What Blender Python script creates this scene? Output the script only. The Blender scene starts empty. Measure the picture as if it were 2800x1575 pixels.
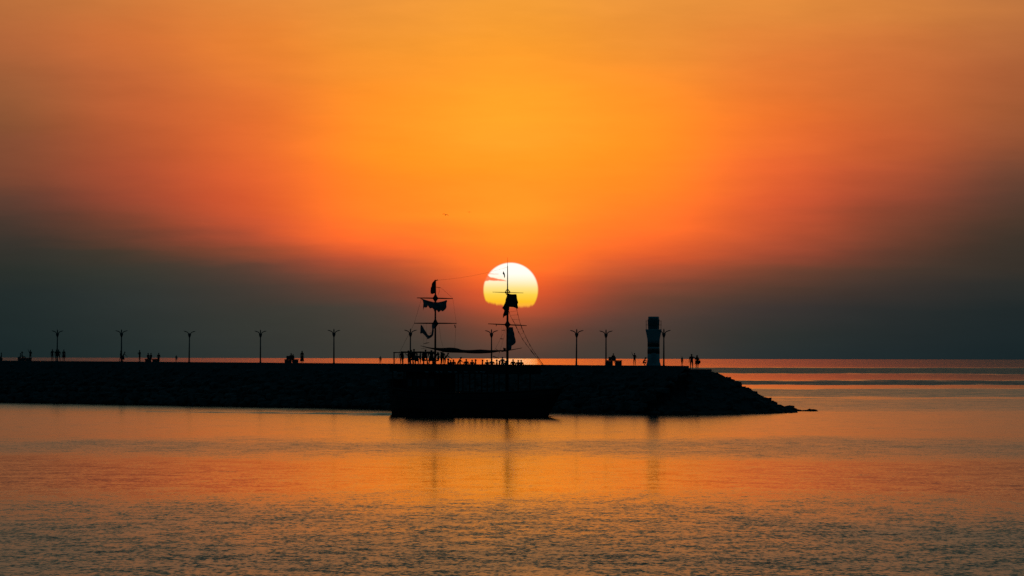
import bpy, bmesh, math, random
from mathutils import Vector, Matrix
random.seed(7)
R = math.radians
scene = bpy.context.scene
C = scene.collection

# ------------------------------------------------------------------ camera
FPX = 16165.0                 # focal length in pixels of the 2800 px wide photograph (the sun's disc is 0.53 degrees)
CAM_H = 7.3
PITCH = math.atan(192.0 / FPX)
ROLL = R(0.12)
cam_data = bpy.data.cameras.new('camera')
cam_data.sensor_width = 36.0
cam_data.lens = 36.0 * FPX / 2800.0
cam_data.clip_start = 1.0
cam_data.clip_end = 300000.0
cam = bpy.data.objects.new('camera', cam_data)
cam.matrix_world = Matrix.Translation((0, 0, CAM_H)) @ Matrix.Rotation(R(90) + PITCH, 4, 'X') @ Matrix.Rotation(ROLL, 4, 'Z')
C.objects.link(cam)
scene.camera = cam

# ------------------------------------------------------------------ world: hazy sunset sky
SUN_AZ, SUN_EL = -0.012, 0.661      # degrees, azimuth from +Y towards +X
world = bpy.data.worlds.new('World')
scene.world = world
world.use_nodes = True
NT = world.node_tree
NT.nodes.clear()

def srgb(r, g, b):
    def f(c):
        c /= 255.0
        return c / 12.92 if c <= 0.04045 else ((c + 0.055) / 1.055) ** 2.4
    return (f(r), f(g), f(b), 1.0)

class NB:
    """small helper that writes node graphs as expressions"""
    def __init__(self, tree): self.t = tree
    def new(self, kind, **kw):
        n = self.t.nodes.new(kind)
        for k, v in kw.items(): setattr(n, k, v)
        return n
    def put(self, sock, v):
        if hasattr(v, 'links'): self.t.links.new(v, sock)
        else: sock.default_value = v
    def m(self, op, a, b=0.0, c=0.0, clamp=False):
        n = self.new('ShaderNodeMath', operation=op, use_clamp=clamp)
        self.put(n.inputs[0], a); self.put(n.inputs[1], b); self.put(n.inputs[2], c)
        return n.outputs[0]
    def v(self, op, a, b=(0, 0, 0), s=None):
        n = self.new('ShaderNodeVectorMath', operation=op)
        self.put(n.inputs[0], a); self.put(n.inputs[1], b)
        if s is not None: self.put(n.inputs['Scale'], s)
        return n.outputs['Value'] if op in ('DOT_PRODUCT', 'LENGTH', 'DISTANCE') else n.outputs[0]
    def xyz(self, x, y, z=0.0):
        n = self.new('ShaderNodeCombineXYZ')
        self.put(n.inputs[0], x); self.put(n.inputs[1], y); self.put(n.inputs[2], z)
        return n.outputs[0]
    def sep(self, v):
        n = self.new('ShaderNodeSeparateXYZ'); self.put(n.inputs[0], v)
        return n.outputs
    def noise(self, vec, scale=1.0, detail=2.0, rough=0.5, dim='3D', dist=0.0):
        n = self.new('ShaderNodeTexNoise', noise_dimensions=dim)
        self.put(n.inputs['Vector'], vec); n.inputs['Scale'].default_value = scale
        n.inputs['Detail'].default_value = detail; n.inputs['Roughness'].default_value = rough
        n.inputs['Distortion'].default_value = dist
        return n
    def ramp(self, fac, stops, interp='LINEAR'):
        n = self.new('ShaderNodeValToRGB')
        cr = n.color_ramp; cr.interpolation = interp
        while len(cr.elements) < len(stops): cr.elements.new(0.5)
        for e, (p, c) in zip(cr.elements, stops): e.position = p
        for e, (p, c) in zip(cr.elements, stops): e.position = p; e.color = c
        self.put(n.inputs[0], fac)
        return n.outputs[0]
    def mixc(self, f, a, b):
        n = self.new('ShaderNodeMix', data_type='RGBA')
        self.put(n.inputs[0], f); self.put(n.inputs[6], a); self.put(n.inputs[7], b)
        return n.outputs[2]
    def sstep(self, x, e0, e1):
        n = self.new('ShaderNodeMapRange', interpolation_type='SMOOTHSTEP')
        self.put(n.inputs[0], x); self.put(n.inputs[1], e0); self.put(n.inputs[2], e1)
        n.inputs[3].default_value = 0.0; n.inputs[4].default_value = 1.0
        return n.outputs[0]

W = NB(NT)
gen = W.new('ShaderNodeTexCoord').outputs['Generated']
dirv = W.v('NORMALIZE', gen)
dx, dy, dz = W.sep(dirv)
AZ = W.m('MULTIPLY', W.m('ARCTAN2', dx, dy), 180 / math.pi)
EL0 = W.m('MULTIPLY', W.m('ARCSINE', dz), 180 / math.pi)
# faint level strata in the haze
azw = W.m('ADD', AZ, W.m('MULTIPLY', EL0, 0.35))
strata = W.noise(W.xyz(W.m('MULTIPLY', azw, 0.42), W.m('MULTIPLY', EL0, 3.4)), 1.0, 5.0, 0.58).outputs['Fac']
broad = W.noise(W.xyz(W.m('MULTIPLY', AZ, 0.30), W.m('MULTIPLY', EL0, 0.75), 3.1), 1.0, 3.0, 0.5).outputs['Fac']
wob = W.m('ADD', W.m('MULTIPLY', W.m('SUBTRACT', strata, 0.5), 0.30), W.m('MULTIPLY', W.m('SUBTRACT', broad, 0.5), 0.42))
EL = W.m('MAXIMUM', W.m('ADD', EL0, W.m('MULTIPLY', wob, W.sstep(EL0, 0.0, 1.3))), 0.0)
TMAX = math.log(1 + 90 * 1.5)
def tel(e): return math.log(1 + e * 1.5) / TMAX
T = W.m('DIVIDE', W.m('LOGARITHM', W.m('ADD', W.m('MULTIPLY', EL, 1.5), 1.0), math.e), TMAX)
ABSAZ = W.m('ABSOLUTE', AZ)
# azimuth beyond the frame is compressed so that a few more columns carry the sky right round
over = W.m('MAXIMUM', W.m('SUBTRACT', ABSAZ, 5.0), 0.0)
comp = W.m('ADD', W.m('MINIMUM', ABSAZ, 5.0), W.m('MULTIPLY', 1.22 / math.log(2), W.m('LOGARITHM', W.m('ADD', W.m('DIVIDE', over, 5.0), 1.0), math.e)))
comp = W.m('MINIMUM', comp, 9.4)
WAZ = W.m('MULTIPLY', comp, W.m('SIGN', AZ))

def el_of(y): return max(0.0, (979.5 - y / 1.4786) / 283.0)
HIGH_C = [(4.6, (230, 138, 60)), (5.8, (190, 118, 66)), (7.2, (134, 104, 71)), (9, (104, 97, 73)), (13, (77, 89, 73)), (22, (42, 62, 60)), (35, (16, 42, 50)), (90, (6, 34, 43))]
HIGH_S = [(4.6, (176, 113, 64)), (5.8, (142, 103, 69)), (7.2, (116, 95, 71)), (9, (95, 94, 73)), (13, (71, 86, 73)), (22, (40, 60, 60)), (35, (15, 41, 50)), (90, (6, 34, 43))]
COLS = [
 (-4.84, [(0,(185,110,60)),(200,(175,100,58)),(400,(145,90,55)),(500,(128,82,52)),(600,(122,76,52)),(700,(114,72,50)),(800,(78,62,50)),(900,(56,54,46)),(1000,(44,50,45)),(1100,(33,46,42)),(1200,(24,42,42)),(1448,(20,38,40))]),
 (-3.67, [(0,(205,122,60)),(150,(210,112,55)),(300,(196,102,55)),(450,(190,95,52)),(600,(175,88,50)),(700,(165,80,50)),(800,(150,75,50)),(900,(112,68,48)),(1000,(58,58,46)),(1100,(44,54,48)),(1200,(40,52,50)),(1448,(30,45,45))]),
 (-2.5, [(0,(226,136,60)),(200,(235,130,50)),(400,(228,116,50)),(600,(227,106,48)),(700,(222,100,48)),(800,(215,92,48)),(900,(203,88,50)),(950,(172,80,52)),(1000,(135,74,50)),(1060,(78,64,52)),(1150,(60,59,52)),(1300,(50,55,50)),(1448,(45,52,50))]),
 (-1.24, [(0,(236,150,60)),(200,(242,150,50)),(400,(248,152,40)),(600,(252,152,32)),(700,(251,143,34)),(850,(254,138,38)),(930,(252,120,42)),(1000,(240,100,48)),(1050,(200,85,50)),(1100,(150,75,50)),(1150,(115,68,50)),(1250,(64,63,55)),(1448,(58,58,52))]),
 (0.0, [(0,(242,158,55)),(200,(246,158,45)),(400,(252,168,42)),(550,(255,168,44)),(650,(253,160,36)),(750,(253,156,38)),(850,(255,158,38)),(950,(255,148,36)),(1050,(254,130,36)),(1124,(247,104,38)),(1183,(226,84,42)),(1242,(180,74,48)),(1286,(136,68,50)),(1331,(102,63,51)),(1390,(80,62,53)),(1448,(68,60,54))]),
 (1.24, [(0,(233,148,61)),(200,(239,146,52)),(400,(250,151,40)),(600,(252,152,34)),(750,(251,141,35)),(900,(252,125,42)),(1000,(242,105,45)),(1050,(220,92,48)),(1100,(175,82,52)),(1150,(130,72,52)),(1200,(100,68,52)),(1300,(75,62,55)),(1448,(62,58,52))]),
 (2.5, [(0,(228,140,60)),(200,(229,126,55)),(350,(230,119,50)),(500,(238,118,45)),(600,(238,114,48)),(700,(232,104,50)),(800,(215,92,50)),(900,(190,85,50)),(1000,(150,73,50)),(1060,(110,68,49)),(1150,(80,60,48)),(1250,(55,52,50)),(1350,(40,48,46)),(1448,(35,47,49))]),
 (3.67, [(0,(212,128,60)),(200,(205,112,56)),(400,(200,104,52)),(600,(192,94,50)),(700,(172,84,50)),(800,(146,75,50)),(900,(112,67,47)),(1000,(84,60,46)),(1080,(64,55,46)),(1150,(52,50,46)),(1250,(34,44,44)),(1448,(26,41,44))]),
 (4.84, [(0,(190,115,62)),(150,(176,102,58)),(300,(167,93,55)),(450,(154,88,52)),(600,(134,80,52)),(700,(102,70,51)),(800,(72,60,48)),(900,(60,54,43)),(1000,(50,50,42)),(1080,(47,48,42)),(1150,(35,44,42)),(1250,(23,39,41)),(1448,(18,36,40))]),
]
def redder(e, az, c):
    # the coral belt a degree or two above the horizon
    k = math.exp(-((e - 1.45) / 0.85) ** 2) * min(1.0, 0.35 + 0.25 * abs(az))
    return (c[0] * (1 + 0.025 * k), c[1] * (1 - 0.045 * k), c[2])
OUT = [
 (6.3, [(0,(18,36,40)),(0.5,(26,42,42)),(1,(52,52,44)),(1.5,(88,64,50)),(2.4,(118,76,52)),(3.46,(145,95,58)),(5,(120,90,64)),(7,(98,84,66)),(10,(82,80,66)),(14,(64,72,64)),(22,(30,50,54)),(40,(18,42,52)),(90,(6,34,43))]),
 (7.4, [(0,(12,30,38)),(1,(20,38,42)),(3,(44,48,48)),(6,(60,58,54)),(12,(44,54,56)),(25,(22,44,52)),(90,(6,34,43))]),
 (9.0, [(0,(5,29,38)),(4,(6,32,41)),(20,(6,34,43)),(90,(6,34,43))]),
]
wsum = None; csum = None
def add_col(center, absolute, stops):
    global wsum, csum
    src = comp if absolute else WAZ
    u = W.m('DIVIDE', W.m('SUBTRACT', src, center), 0.60)
    w = W.m('EXPONENT', W.m('MULTIPLY', W.m('MULTIPLY', u, u), -0.5))
    stops = sorted(stops, key=lambda s: s[0])
    # thin out stops that sit almost on top of each other
    def lin(c):
        r, g_, b_, a_ = srgb(*c)
        # the photograph clips red near the sun: the real sky is stronger there than 255
        return (r * (1 + 0.24 * max(0.0, min(1.0, (c[0] - 244) / 10.0))), g_, b_, 1.0)
    col = W.ramp(T, [(tel(e), lin(c)) for e, c in stops], 'LINEAR')
    cw = W.v('SCALE', col, s=w)
    wsum = w if wsum is None else W.m('ADD', wsum, w)
    csum = cw if csum is None else W.v('ADD', csum, cw)
for az, stops in COLS:
    hi = HIGH_C if abs(az) < 3 else HIGH_S
    if abs(az) > 4.5: hi = [(4.6, (152, 102, 65)), (5.8, (122, 95, 69)), (7.2, (102, 89, 70)), (9, (88, 90, 72)), (13, (68, 84, 72)), (22, (39, 59, 60)), (35, (14, 41, 50)), (90, (6, 34, 43))]
    add_col(az, False, [(el_of(y), redder(el_of(y), az, c)) for y, c in stops] + hi)
for az, stops in OUT: add_col(az, True, stops)
sky = W.v('SCALE', csum, s=W.m('DIVIDE', 1.0, wsum))

mott = W.noise(W.xyz(W.m('MULTIPLY', azw, 0.9), W.m('MULTIPLY', EL0, 4.2), 8.0), 1.0, 6.0, 0.6).outputs['Fac']
sky = W.v('SCALE', sky, s=W.m('ADD', 1.0, W.m('MULTIPLY', W.m('SUBTRACT', mott, 0.5), 0.22)))
# the sun's disc, sinking into a ragged haze bank, with wisps of cloud across its left limb
sx = W.m('SUBTRACT', AZ, SUN_AZ); sy = W.m('SUBTRACT', EL0, SUN_EL)
rad = W.m('SQRT', W.m('ADD', W.m('MULTIPLY', sx, sx), W.m('MULTIPLY', sy, sy)))
disc = W.m('SUBTRACT', 1.0, W.sstep(rad, 0.2535, 0.2730))
halo = W.m('EXPONENT', W.m('MULTIPLY', W.m('MULTIPLY', rad, rad), -4.0))
sky = W.v('ADD', sky, W.v('SCALE', (0.15, 0.022, 0.0), s=halo))
rag = W.noise(W.xyz(W.m('MULTIPLY', AZ, 16.0), 0.0, 1.7), 1.0, 5.0, 0.65).outputs['Fac']
base = W.m('ADD', SUN_EL - 0.158, W.m('MULTIPLY', W.m('SUBTRACT', rag, 0.5), 0.075))
base = W.m('ADD', base, W.m('MULTIPLY', W.m('MAXIMUM', W.m('SUBTRACT', -0.03, sx), 0.0), 0.22))
above = W.sstep(W.m('SUBTRACT', EL0, base), -0.016, 0.018)
wn = W.noise(W.xyz(W.m('MULTIPLY', AZ, 26.0), W.m('MULTIPLY', EL0, 60.0), 5.0), 1.0, 3.0, 0.6).outputs['Fac']
wj = W.m('MULTIPLY', W.m('SUBTRACT', wn, 0.5), 0.018)
def wisp(cy, x_tip, thick, slope):
    # a sliver of cloud entering from the left, thinning to a point at x_tip
    th = W.m('MULTIPLY', W.m('MAXIMUM', W.m('SUBTRACT', x_tip, sx), 0.0), thick)
    dyv = W.m('ABSOLUTE', W.m('ADD', W.m('SUBTRACT', sy, W.m('ADD', cy, W.m('MULTIPLY', W.m('SUBTRACT', sx, x_tip), slope))), wj))
    return W.m('MULTIPLY', W.m('SUBTRACT', 1.0, W.sstep(W.m('SUBTRACT', dyv, th), -0.006, 0.010)), W.sstep(sx, x_tip, x_tip - 0.03))
w1 = wisp(0.088, -0.03, 0.085, -0.12)
w2 = wisp(0.100, -0.175, 0.55, -0.35)
w3 = W.m('MULTIPLY', wisp(0.153, -0.10, 0.06, -0.05), 0.45)
cloud = W.m('MULTIPLY', W.m('MAXIMUM', W.m('MAXIMUM', w1, w2), w3), 0.9)
disc = W.m('MULTIPLY', W.m('MULTIPLY', disc, above), W.m('SUBTRACT', 1.0, cloud))
disc_col = W.ramp(W.m('DIVIDE', W.m('ADD', sy, 0.28), 0.56), [
    (0.20, (0.98, 0.40, 0.05, 1)), (0.30, (1.0, 0.54, 0.02, 1)), (0.42, (1.0, 0.66, 0.07, 1)), (0.54, (1.0, 0.78, 0.27, 1)), (0.66, (1.04, 0.92, 0.62, 1)), (0.78, (1.1, 1.04, 0.90, 1)), (0.95, (1.15, 1.08, 0.95, 1))])
sky = W.mixc(disc, sky, disc_col)

nish = W.new('ShaderNodeTexSky', sky_type='NISHITA')
nish.sun_disc = False
nish.sun_elevation = R(SUN_EL); nish.sun_rotation = R(SUN_AZ)
nish.air_density = 1.0; nish.dust_density = 2.0
sky = W.v('ADD', sky, W.v('SCALE', nish.outputs[0], s=0.0008))
bg = W.new('ShaderNodeBackground'); NT.links.new(sky, bg.inputs['Color']); bg.inputs['Strength'].default_value = 1.0
wo = W.new('ShaderNodeOutputWorld'); NT.links.new(bg.outputs[0], wo.inputs['Surface'])
world.cycles.sampling_method = 'NONE'

# ------------------------------------------------------------------ sun lamp: a sun this deep in haze is very weak
sun_data = bpy.data.lights.new('sun', 'SUN')
sun_data.energy = 0.00002
sun_data.angle = R(0.53)
sun_data.color = (1.0, 0.55, 0.16)
sun = bpy.data.objects.new('sun', sun_data)
to_sun = Vector((math.sin(R(SUN_AZ)) * math.cos(R(SUN_EL)), math.cos(R(SUN_AZ)) * math.cos(R(SUN_EL)), math.sin(R(SUN_EL))))
sun.rotation_euler = to_sun.to_track_quat('Z', 'Y').to_euler()
C.objects.link(sun)

scene.view_settings.view_transform = 'Standard'
scene.view_settings.look = 'None'
scene.view_settings.exposure = 0.0
scene.view_settings.gamma = 1.0
scene.view_settings.use_curve_mapping = False
scene.render.engine = 'CYCLES'
scene.cycles.use_denoising = False
scene.cycles.max_bounces = 4
scene.cycles.glossy_bounces = 3
scene.cycles.diffuse_bounces = 2
scene.cycles.caustics_reflective = False
scene.cycles.caustics_refractive = False

# ------------------------------------------------------------------ pixel helpers: where a photographed point stands in the world
MW = cam.matrix_world.copy()
def ray(px, py):
    d = MW.to_3x3() @ Vector(((px - 1400) / FPX, (787.5 - py) / FPX, -1.0))
    return d / d.y
def at(px, py, Y): return Vector((0, 0, CAM_H)) + ray(px, py) * Y          # on the upright plane y = Y
def on_z(px, py, z=0.0):
    d = ray(px, py); return Vector((0, 0, CAM_H)) + d * ((z - CAM_H) / d.z)
def px_x(px, Y): return at(px, 980, Y).x

# ------------------------------------------------------------------ materials
MATS = {}
def mat(name, col, rough=0.7, metal=0.0, var=0.25, nscale=3.0, bump=0.0, spec=0.3):
    if name in MATS: return MATS[name]
    m = bpy.data.materials.new(name); m.use_nodes = True
    n = NB(m.node_tree); b = m.node_tree.nodes['Principled BSDF']
    tc = n.new('ShaderNodeTexCoord').outputs['Object']
    nz = n.noise(tc, nscale, 4.0, 0.6)
    lo = tuple(c * (1 - var) for c in col) + (1,); hi = tuple(min(1, c * (1 + var)) for c in col) + (1,)
    n.put(b.inputs['Base Color'], n.ramp(nz.outputs['Fac'], [(0.3, lo), (0.7, hi)]))
    b.inputs['Roughness'].default_value = rough; b.inputs['Metallic'].default_value = metal
    b.inputs['Specular IOR Level'].default_value = spec
    if bump:
        bn = n.new('ShaderNodeBump'); bn.inputs['Strength'].default_value = bump; bn.inputs['Distance'].default_value = 0.05
        n.put(bn.inputs['Height'], nz.outputs['Fac']); n.put(b.inputs['Normal'], bn.outputs[0])
    MATS[name] = m
    return m

def obj(name, me, m=None, parent=None, kind=None):
    o = bpy.data.objects.new(name, me); C.objects.link(o)
    if m is not None and not me.materials: me.materials.append(m)
    if parent is not None: o.parent = parent
    if kind: o['kind'] = kind
    return o
def tag(o, label, cat, group=None):
    o['label'] = label; o['category'] = cat
    if group: o['group'] = group
    return o
def thing(name, label, cat, loc=(0, 0, 0), rz=0.0, group=None):
    o = bpy.data.objects.new(name, None); C.objects.link(o)
    o.location = loc; o.rotation_euler = (0, 0, rz); o.empty_display_size = 0.3
    return tag(o, label, cat, group)

class MB:
    """collects shapes and builds ONE mesh"""
    def __init__(self): self.v = []; self.f = []
    def add(self, vs, fs):
        k = len(self.v); self.v += [tuple(p) for p in vs]; self.f += [tuple(i + k for i in f) for f in fs]
        return self
    def box(self, x0, x1, y0, y1, z0, z1):
        vs = [(x, y, z) for z in (z0, z1) for y in (y0, y1) for x in (x0, x1)]
        return self.add(vs, [(0, 2, 3, 1), (4, 5, 7, 6), (0, 1, 5, 4), (2, 6, 7, 3), (0, 4, 6, 2), (1, 3, 7, 5)])
    def tube(self, pts, rads, n=8):
        pts = [Vector(p) for p in pts]
        if not hasattr(rads, '__len__'): rads = [rads] * len(pts)
        vs = []; fs = []
        for i, p in enumerate(pts):
            a = pts[max(i - 1, 0)]; b = pts[min(i + 1, len(pts) - 1)]
            t = (b - a).normalized()
            up = Vector((0, 0, 1)) if abs(t.z) < 0.9 else Vector((1, 0, 0))
            s = t.cross(up).normalized(); q = s.cross(t).normalized()
            for k in range(n):
                an = 2 * math.pi * k / n
                vs.append(p + s * (math.cos(an) * rads[i]) + q * (math.sin(an) * rads[i]))
        for i in range(len(pts) - 1):
            for k in range(n):
                a = i * n + k; b = i * n + (k + 1) % n
                fs.append((a, b, b + n, a + n))
        fs.append(tuple(range(n - 1, -1, -1))); L = (len(pts) - 1) * n; fs.append(tuple(L + k for k in range(n)))
        return self.add(vs, fs)
    def lathe(self, prof, n=16, c=(0, 0)):
        vs = []; fs = []
        for r, z in prof:
            for k in range(n):
                an = 2 * math.pi * k / n
                vs.append((c[0] + r * math.cos(an), c[1] + r * math.sin(an), z))
        for i in range(len(prof) - 1):
            for k in range(n):
                a = i * n + k; b = i * n + (k + 1) % n
                fs.append((a, b, b + n, a + n))
        fs.append(tuple(range(n - 1, -1, -1))); L = (len(prof) - 1) * n; fs.append(tuple(L + k for k in range(n)))
        return self.add(vs, fs)
    def mesh(self, name, smooth=False):
        me = bpy.data.meshes.new(name); me.from_pydata(self.v, [], self.f)
        bm = bmesh.new(); bm.from_mesh(me); bmesh.ops.recalc_face_normals(bm, faces=bm.faces); bm.to_mesh(me); bm.free()
        if smooth: me.polygons.foreach_set('use_smooth', [True] * len(me.polygons))
        me.update(); return me
    def build(self, name, m, parent=None, smooth=False, kind=None):
        return obj(name, self.mesh(name, smooth), m, parent, kind)

# ------------------------------------------------------------------ the sea
wm = bpy.data.materials.new('sea_water'); wm.use_nodes = True
n = NB(wm.node_tree); bs = wm.node_tree.nodes['Principled BSDF']
pos = n.new('ShaderNodeNewGeometry').outputs['Position']
wx, wy, wz = n.sep(pos)
# wind patches: ruffled lanes lying across the bay, glassy water between them
e1 = n.noise(n.xyz(n.m('MULTIPLY', wx, 0.05), n.m('MULTIPLY', wy, 0.012)), 1.0, 3.0, 0.6).outputs['Fac']
e2 = n.noise(n.xyz(n.m('MULTIPLY', wx, 0.006), n.m('MULTIPLY', wy, 0.0015), 9.0), 1.0, 3.0, 0.6).outputs['Fac']
warp = n.m('ADD', n.m('MULTIPLY', n.m('SUBTRACT', e1, 0.5), 0.22), n.m('MULTIPLY', n.m('SUBTRACT', e2, 0.5), 0.22))
lny = n.m('ADD', n.m('LOGARITHM', n.m('MAXIMUM', wy, 20.0), math.e), warp)
L0, L1 = math.log(60.0), math.log(12000.0)
tt = n.m('DIVIDE', n.m('SUBTRACT', lny, L0), L1 - L0)
def lt(y): return (math.log(y) - L0) / (L1 - L0)
def g(v): return (v, v, v, 1)
lanes = [(60, .92), (225, .88), (258, .78), (290, .52), (338, .10), (425, .08), (462, .30), (510, .36), (560, .09), (800, .10), (860, .24), (1080, .28), (1130, .07), (1180, .42), (1440, .46), (1500, .04), (1680, .04), (1720, .95), (1980, .95), (2050, .03), (2850, .03), (2960, 1.0), (4800, 1.0), (5100, .03), (12000, .03)]
ruff = n.ramp(tt, [(lt(y), g(v)) for y, v in lanes])
patch = n.noise(n.xyz(n.m('MULTIPLY', wx, 0.12), n.m('MULTIPLY', wy, 0.03), 4.0), 1.0, 4.0, 0.65).outputs['Fac']
ruff = n.m('MULTIPLY', ruff, n.m('ADD', 0.25, n.m('MULTIPLY', patch, 1.5)), clamp=True)
# wavelets: slopes straight from noise, three sizes
def slope(sx_, sy_, seed, detail):
    c = n.noise(n.xyz(n.m('MULTIPLY', wx, sx_), n.m('MULTIPLY', wy, sy_), seed), 1.0, detail, 0.62).outputs['Color']
    return n.v('SUBTRACT', c, (0.5, 0.5, 0.5))
s1 = slope(5.6, 1.3, 1.0, 4.0)
s2 = slope(0.75, 0.34, 7.0, 3.0)
s3 = slope(0.30, 0.20, 13.0, 3.0)
streak = n.noise(n.xyz(n.m('MULTIPLY', wx, 0.42), n.m('MULTIPLY', wy, 0.34), 21.0), 1.0, 3.0, 0.6).outputs['Fac']
ruff = n.m('ADD', ruff, n.m('MULTIPLY', n.sstep(streak, 0.62, 0.74), n.m('SUBTRACT', 0.36, n.m('MULTIPLY', ruff, 0.36))), clamp=True)
amp = n.m('ADD', 0.05, n.m('MULTIPLY', ruff, 0.62))
sl = n.v('ADD', n.v('SCALE', s1, s=amp), n.v('SCALE', s2, s=n.m('MULTIPLY', amp, 0.6)))
lx, ly, lz = n.sep(sl)
# wind waves run towards the shore: their leading faces (towards -Y) are steep, their backs gentle
ly = n.m('SUBTRACT', ly, n.m('MULTIPLY', amp, 0.035))
ny = n.m('ADD', n.m('MINIMUM', ly, 0.0), n.m('MULTIPLY', n.m('MAXIMUM', ly, 0.0), 0.12))
swell = n.m('MULTIPLY', n.sep(s3)[1], n.m('SUBTRACT', 0.036, n.m('MULTIPLY', ruff, 0.02)))
ny = n.m('ADD', ny, swell)
nrm = n.v('NORMALIZE', n.xyz(n.m('MULTIPLY', lx, 0.5), ny, 1.0))
gl = n.new('ShaderNodeBsdfGlossy', distribution='BECKMANN')
gl.inputs['Color'].default_value = (1, 0.97, 1, 1)
n.put(gl.inputs['Roughness'], n.m('ADD', n.ramp(tt, [(lt(200), g(.085)), (lt(320), g(.085)), (lt(470), g(.118)), (lt(600), g(.155)), (lt(900), g(.16)), (lt(2500), g(.082)), (lt(9000), g(.064))]), n.m('MULTIPLY', ruff, n.ramp(tt, [(lt(300), g(.215)), (lt(480), g(.30)), (lt(1700), g(.38))]))))
n.put(gl.inputs['Normal'], nrm)
df = n.new('ShaderNodeBsdfDiffuse'); df.inputs['Color'].default_value = (0.004, 0.016, 0.018, 1)
fr = n.new('ShaderNodeFresnel'); fr.inputs['IOR'].default_value = 1.333
n.put(fr.inputs['Normal'], nrm)
# a ruffled surface turns steeper facets to the eye and mirrors less
fac = n.m('MULTIPLY', fr.outputs[0], n.m('SUBTRACT', 1.0, n.m('MULTIPLY', ruff, n.ramp(tt, [(lt(300), g(.05)), (lt(1700), g(.40))]))))
mx = n.new('ShaderNodeMixShader'); n.put(mx.inputs[0], fac); n.put(mx.inputs[1], df.outputs[0]); n.put(mx.inputs[2], gl.outputs[0])
wm.node_tree.nodes.remove(bs)
n.put(wm.node_tree.nodes['Material Output'].inputs['Surface'], mx.outputs[0])
me = bpy.data.meshes.new('sea')
S = 120000.0
me.from_pydata([(-S, -3000, 0), (S, -3000, 0), (S, S, 0), (-S, S, 0)], [], [(0, 1, 2, 3)])
sea = obj('sea', me, wm, None, 'structure')

# ------------------------------------------------------------------ the breakwater
A0 = at(156, 960, 960.0); B0 = at(1815, 960, 803.0)
U = Vector((B0.x - A0.x, B0.y - A0.y, 0)); PLEN = U.length; U.normalize()      # along the mole, towards its head
NR = Vector((U.y, -U.x, 0))
if NR.y > 0: NR = -NR                                                            # square to it, on the near (camera) side
A0 = Vector((A0.x, A0.y, 0))
def deck_z(t): return 6.66 + (6.30 - 6.66) * (t / PLEN)
def pier(t, w, z=0.0): return A0 + U * t + NR * w + Vector((0, 0, z))
def t_of_px(px, w=0.0):
    lo, hi = -60.0, 260.0
    for _ in range(50):
        mid = 0.5 * (lo + hi); p = pier(mid, w)
        if p.x / p.y * FPX < (at(px, 985, 1.0).x) * FPX: lo = mid
        else: hi = mid
    return lo
def t_end(w): return t_of_px(1884, w)         # the deck stops short of the head on a slanting line
T_END = t_end(-2.0)
HEAD_W = -2.2
m_conc = mat('weathered_concrete', (0.16, 0.17, 0.17), 0.9, var=0.3, nscale=0.8, bump=0.4)
m_rock = mat('wet_armour_rock', (0.105, 0.115, 0.112), 0.85, var=0.45, nscale=0.35, bump=0.6, spec=0.25)
m_core = mat('rubble_core', (0.075, 0.085, 0.085), 0.95, var=0.4, nscale=1.5, bump=0.6)

breakwater = thing('breakwater', 'long dark rock breakwater with a flat walkway running to a sloping head', 'breakwater', (A0.x, A0.y, 0))
def loc(p): return (p.x - A0.x, p.y - A0.y, p.z)
# cross section (across, height factor) and its sweep along the mole, rounded off into the head
W_FRONT, W_BACK, FOOT = 2.4, -6.4, 8.6
def section(t):
    if t is None:
        z = deck_z(T_END) - 0.35; tf, tb = t_end(W_FRONT), t_end(W_BACK)
        return [pier(tf, W_FRONT + FOOT + 1.2, -1.0), pier(tf, W_FRONT + 0.6, z), pier(tb - .6, W_BACK - 0.6, z), pier(tb - 2, W_BACK - FOOT * .6, -1.0)]
    z = deck_z(t) - 0.35
    return [pier(t, W_FRONT + FOOT + 1.2, -1.0), pier(t, W_FRONT + 0.6, z), pier(t, W_BACK - 0.6, z), pier(t, W_BACK - FOOT - 1.2, -1.0)]
mb = MB(); rings = []
T_STOP = t_end(W_BACK) - 1.0
ts = [-75 + i * 6.0 for i in range(200) if -75 + i * 6.0 < T_STOP - 2] + [None]
vs = []; fs = []
for t in ts: vs += [loc(p) for p in section(t)]
for i in range(len(ts) - 1):
    for k in range(3):
        a = i * 4 + k; fs.append((a, a + 1, a + 5, a + 4))
fs.append((0, 1, 2, 3))
mb.add(vs, fs)
# the round head
hc = pier(T_END, HEAD_W); HTOP = deck_z(T_END) - 0.75; HR0, HR1 = 3.0, 14.1
hc.x = at(1950, 1005, hc.y).x - HR0
hv = []; hf = []; NA = 28
for rr, zz in ((HR1 + 1.2, -1.0), (HR0 + (HR1 - HR0) * 0.5, HTOP * 0.47), (HR0, HTOP)):
    for k in range(NA):
        an = math.pi * 2 * k / NA
        hv.append(loc(Vector((hc.x + rr * math.cos(an), hc.y + rr * math.sin(an), zz))))
for i in range(2):
    for k in range(NA):
        a = i * NA + k; b = i * NA + (k + 1) % NA; hf.append((a, b, b + NA, a + NA))
hf.append(tuple(2 * NA + k for k in range(NA)))
mb.add(hv, hf)
core = mb.build('core', m_core, breakwater)
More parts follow.
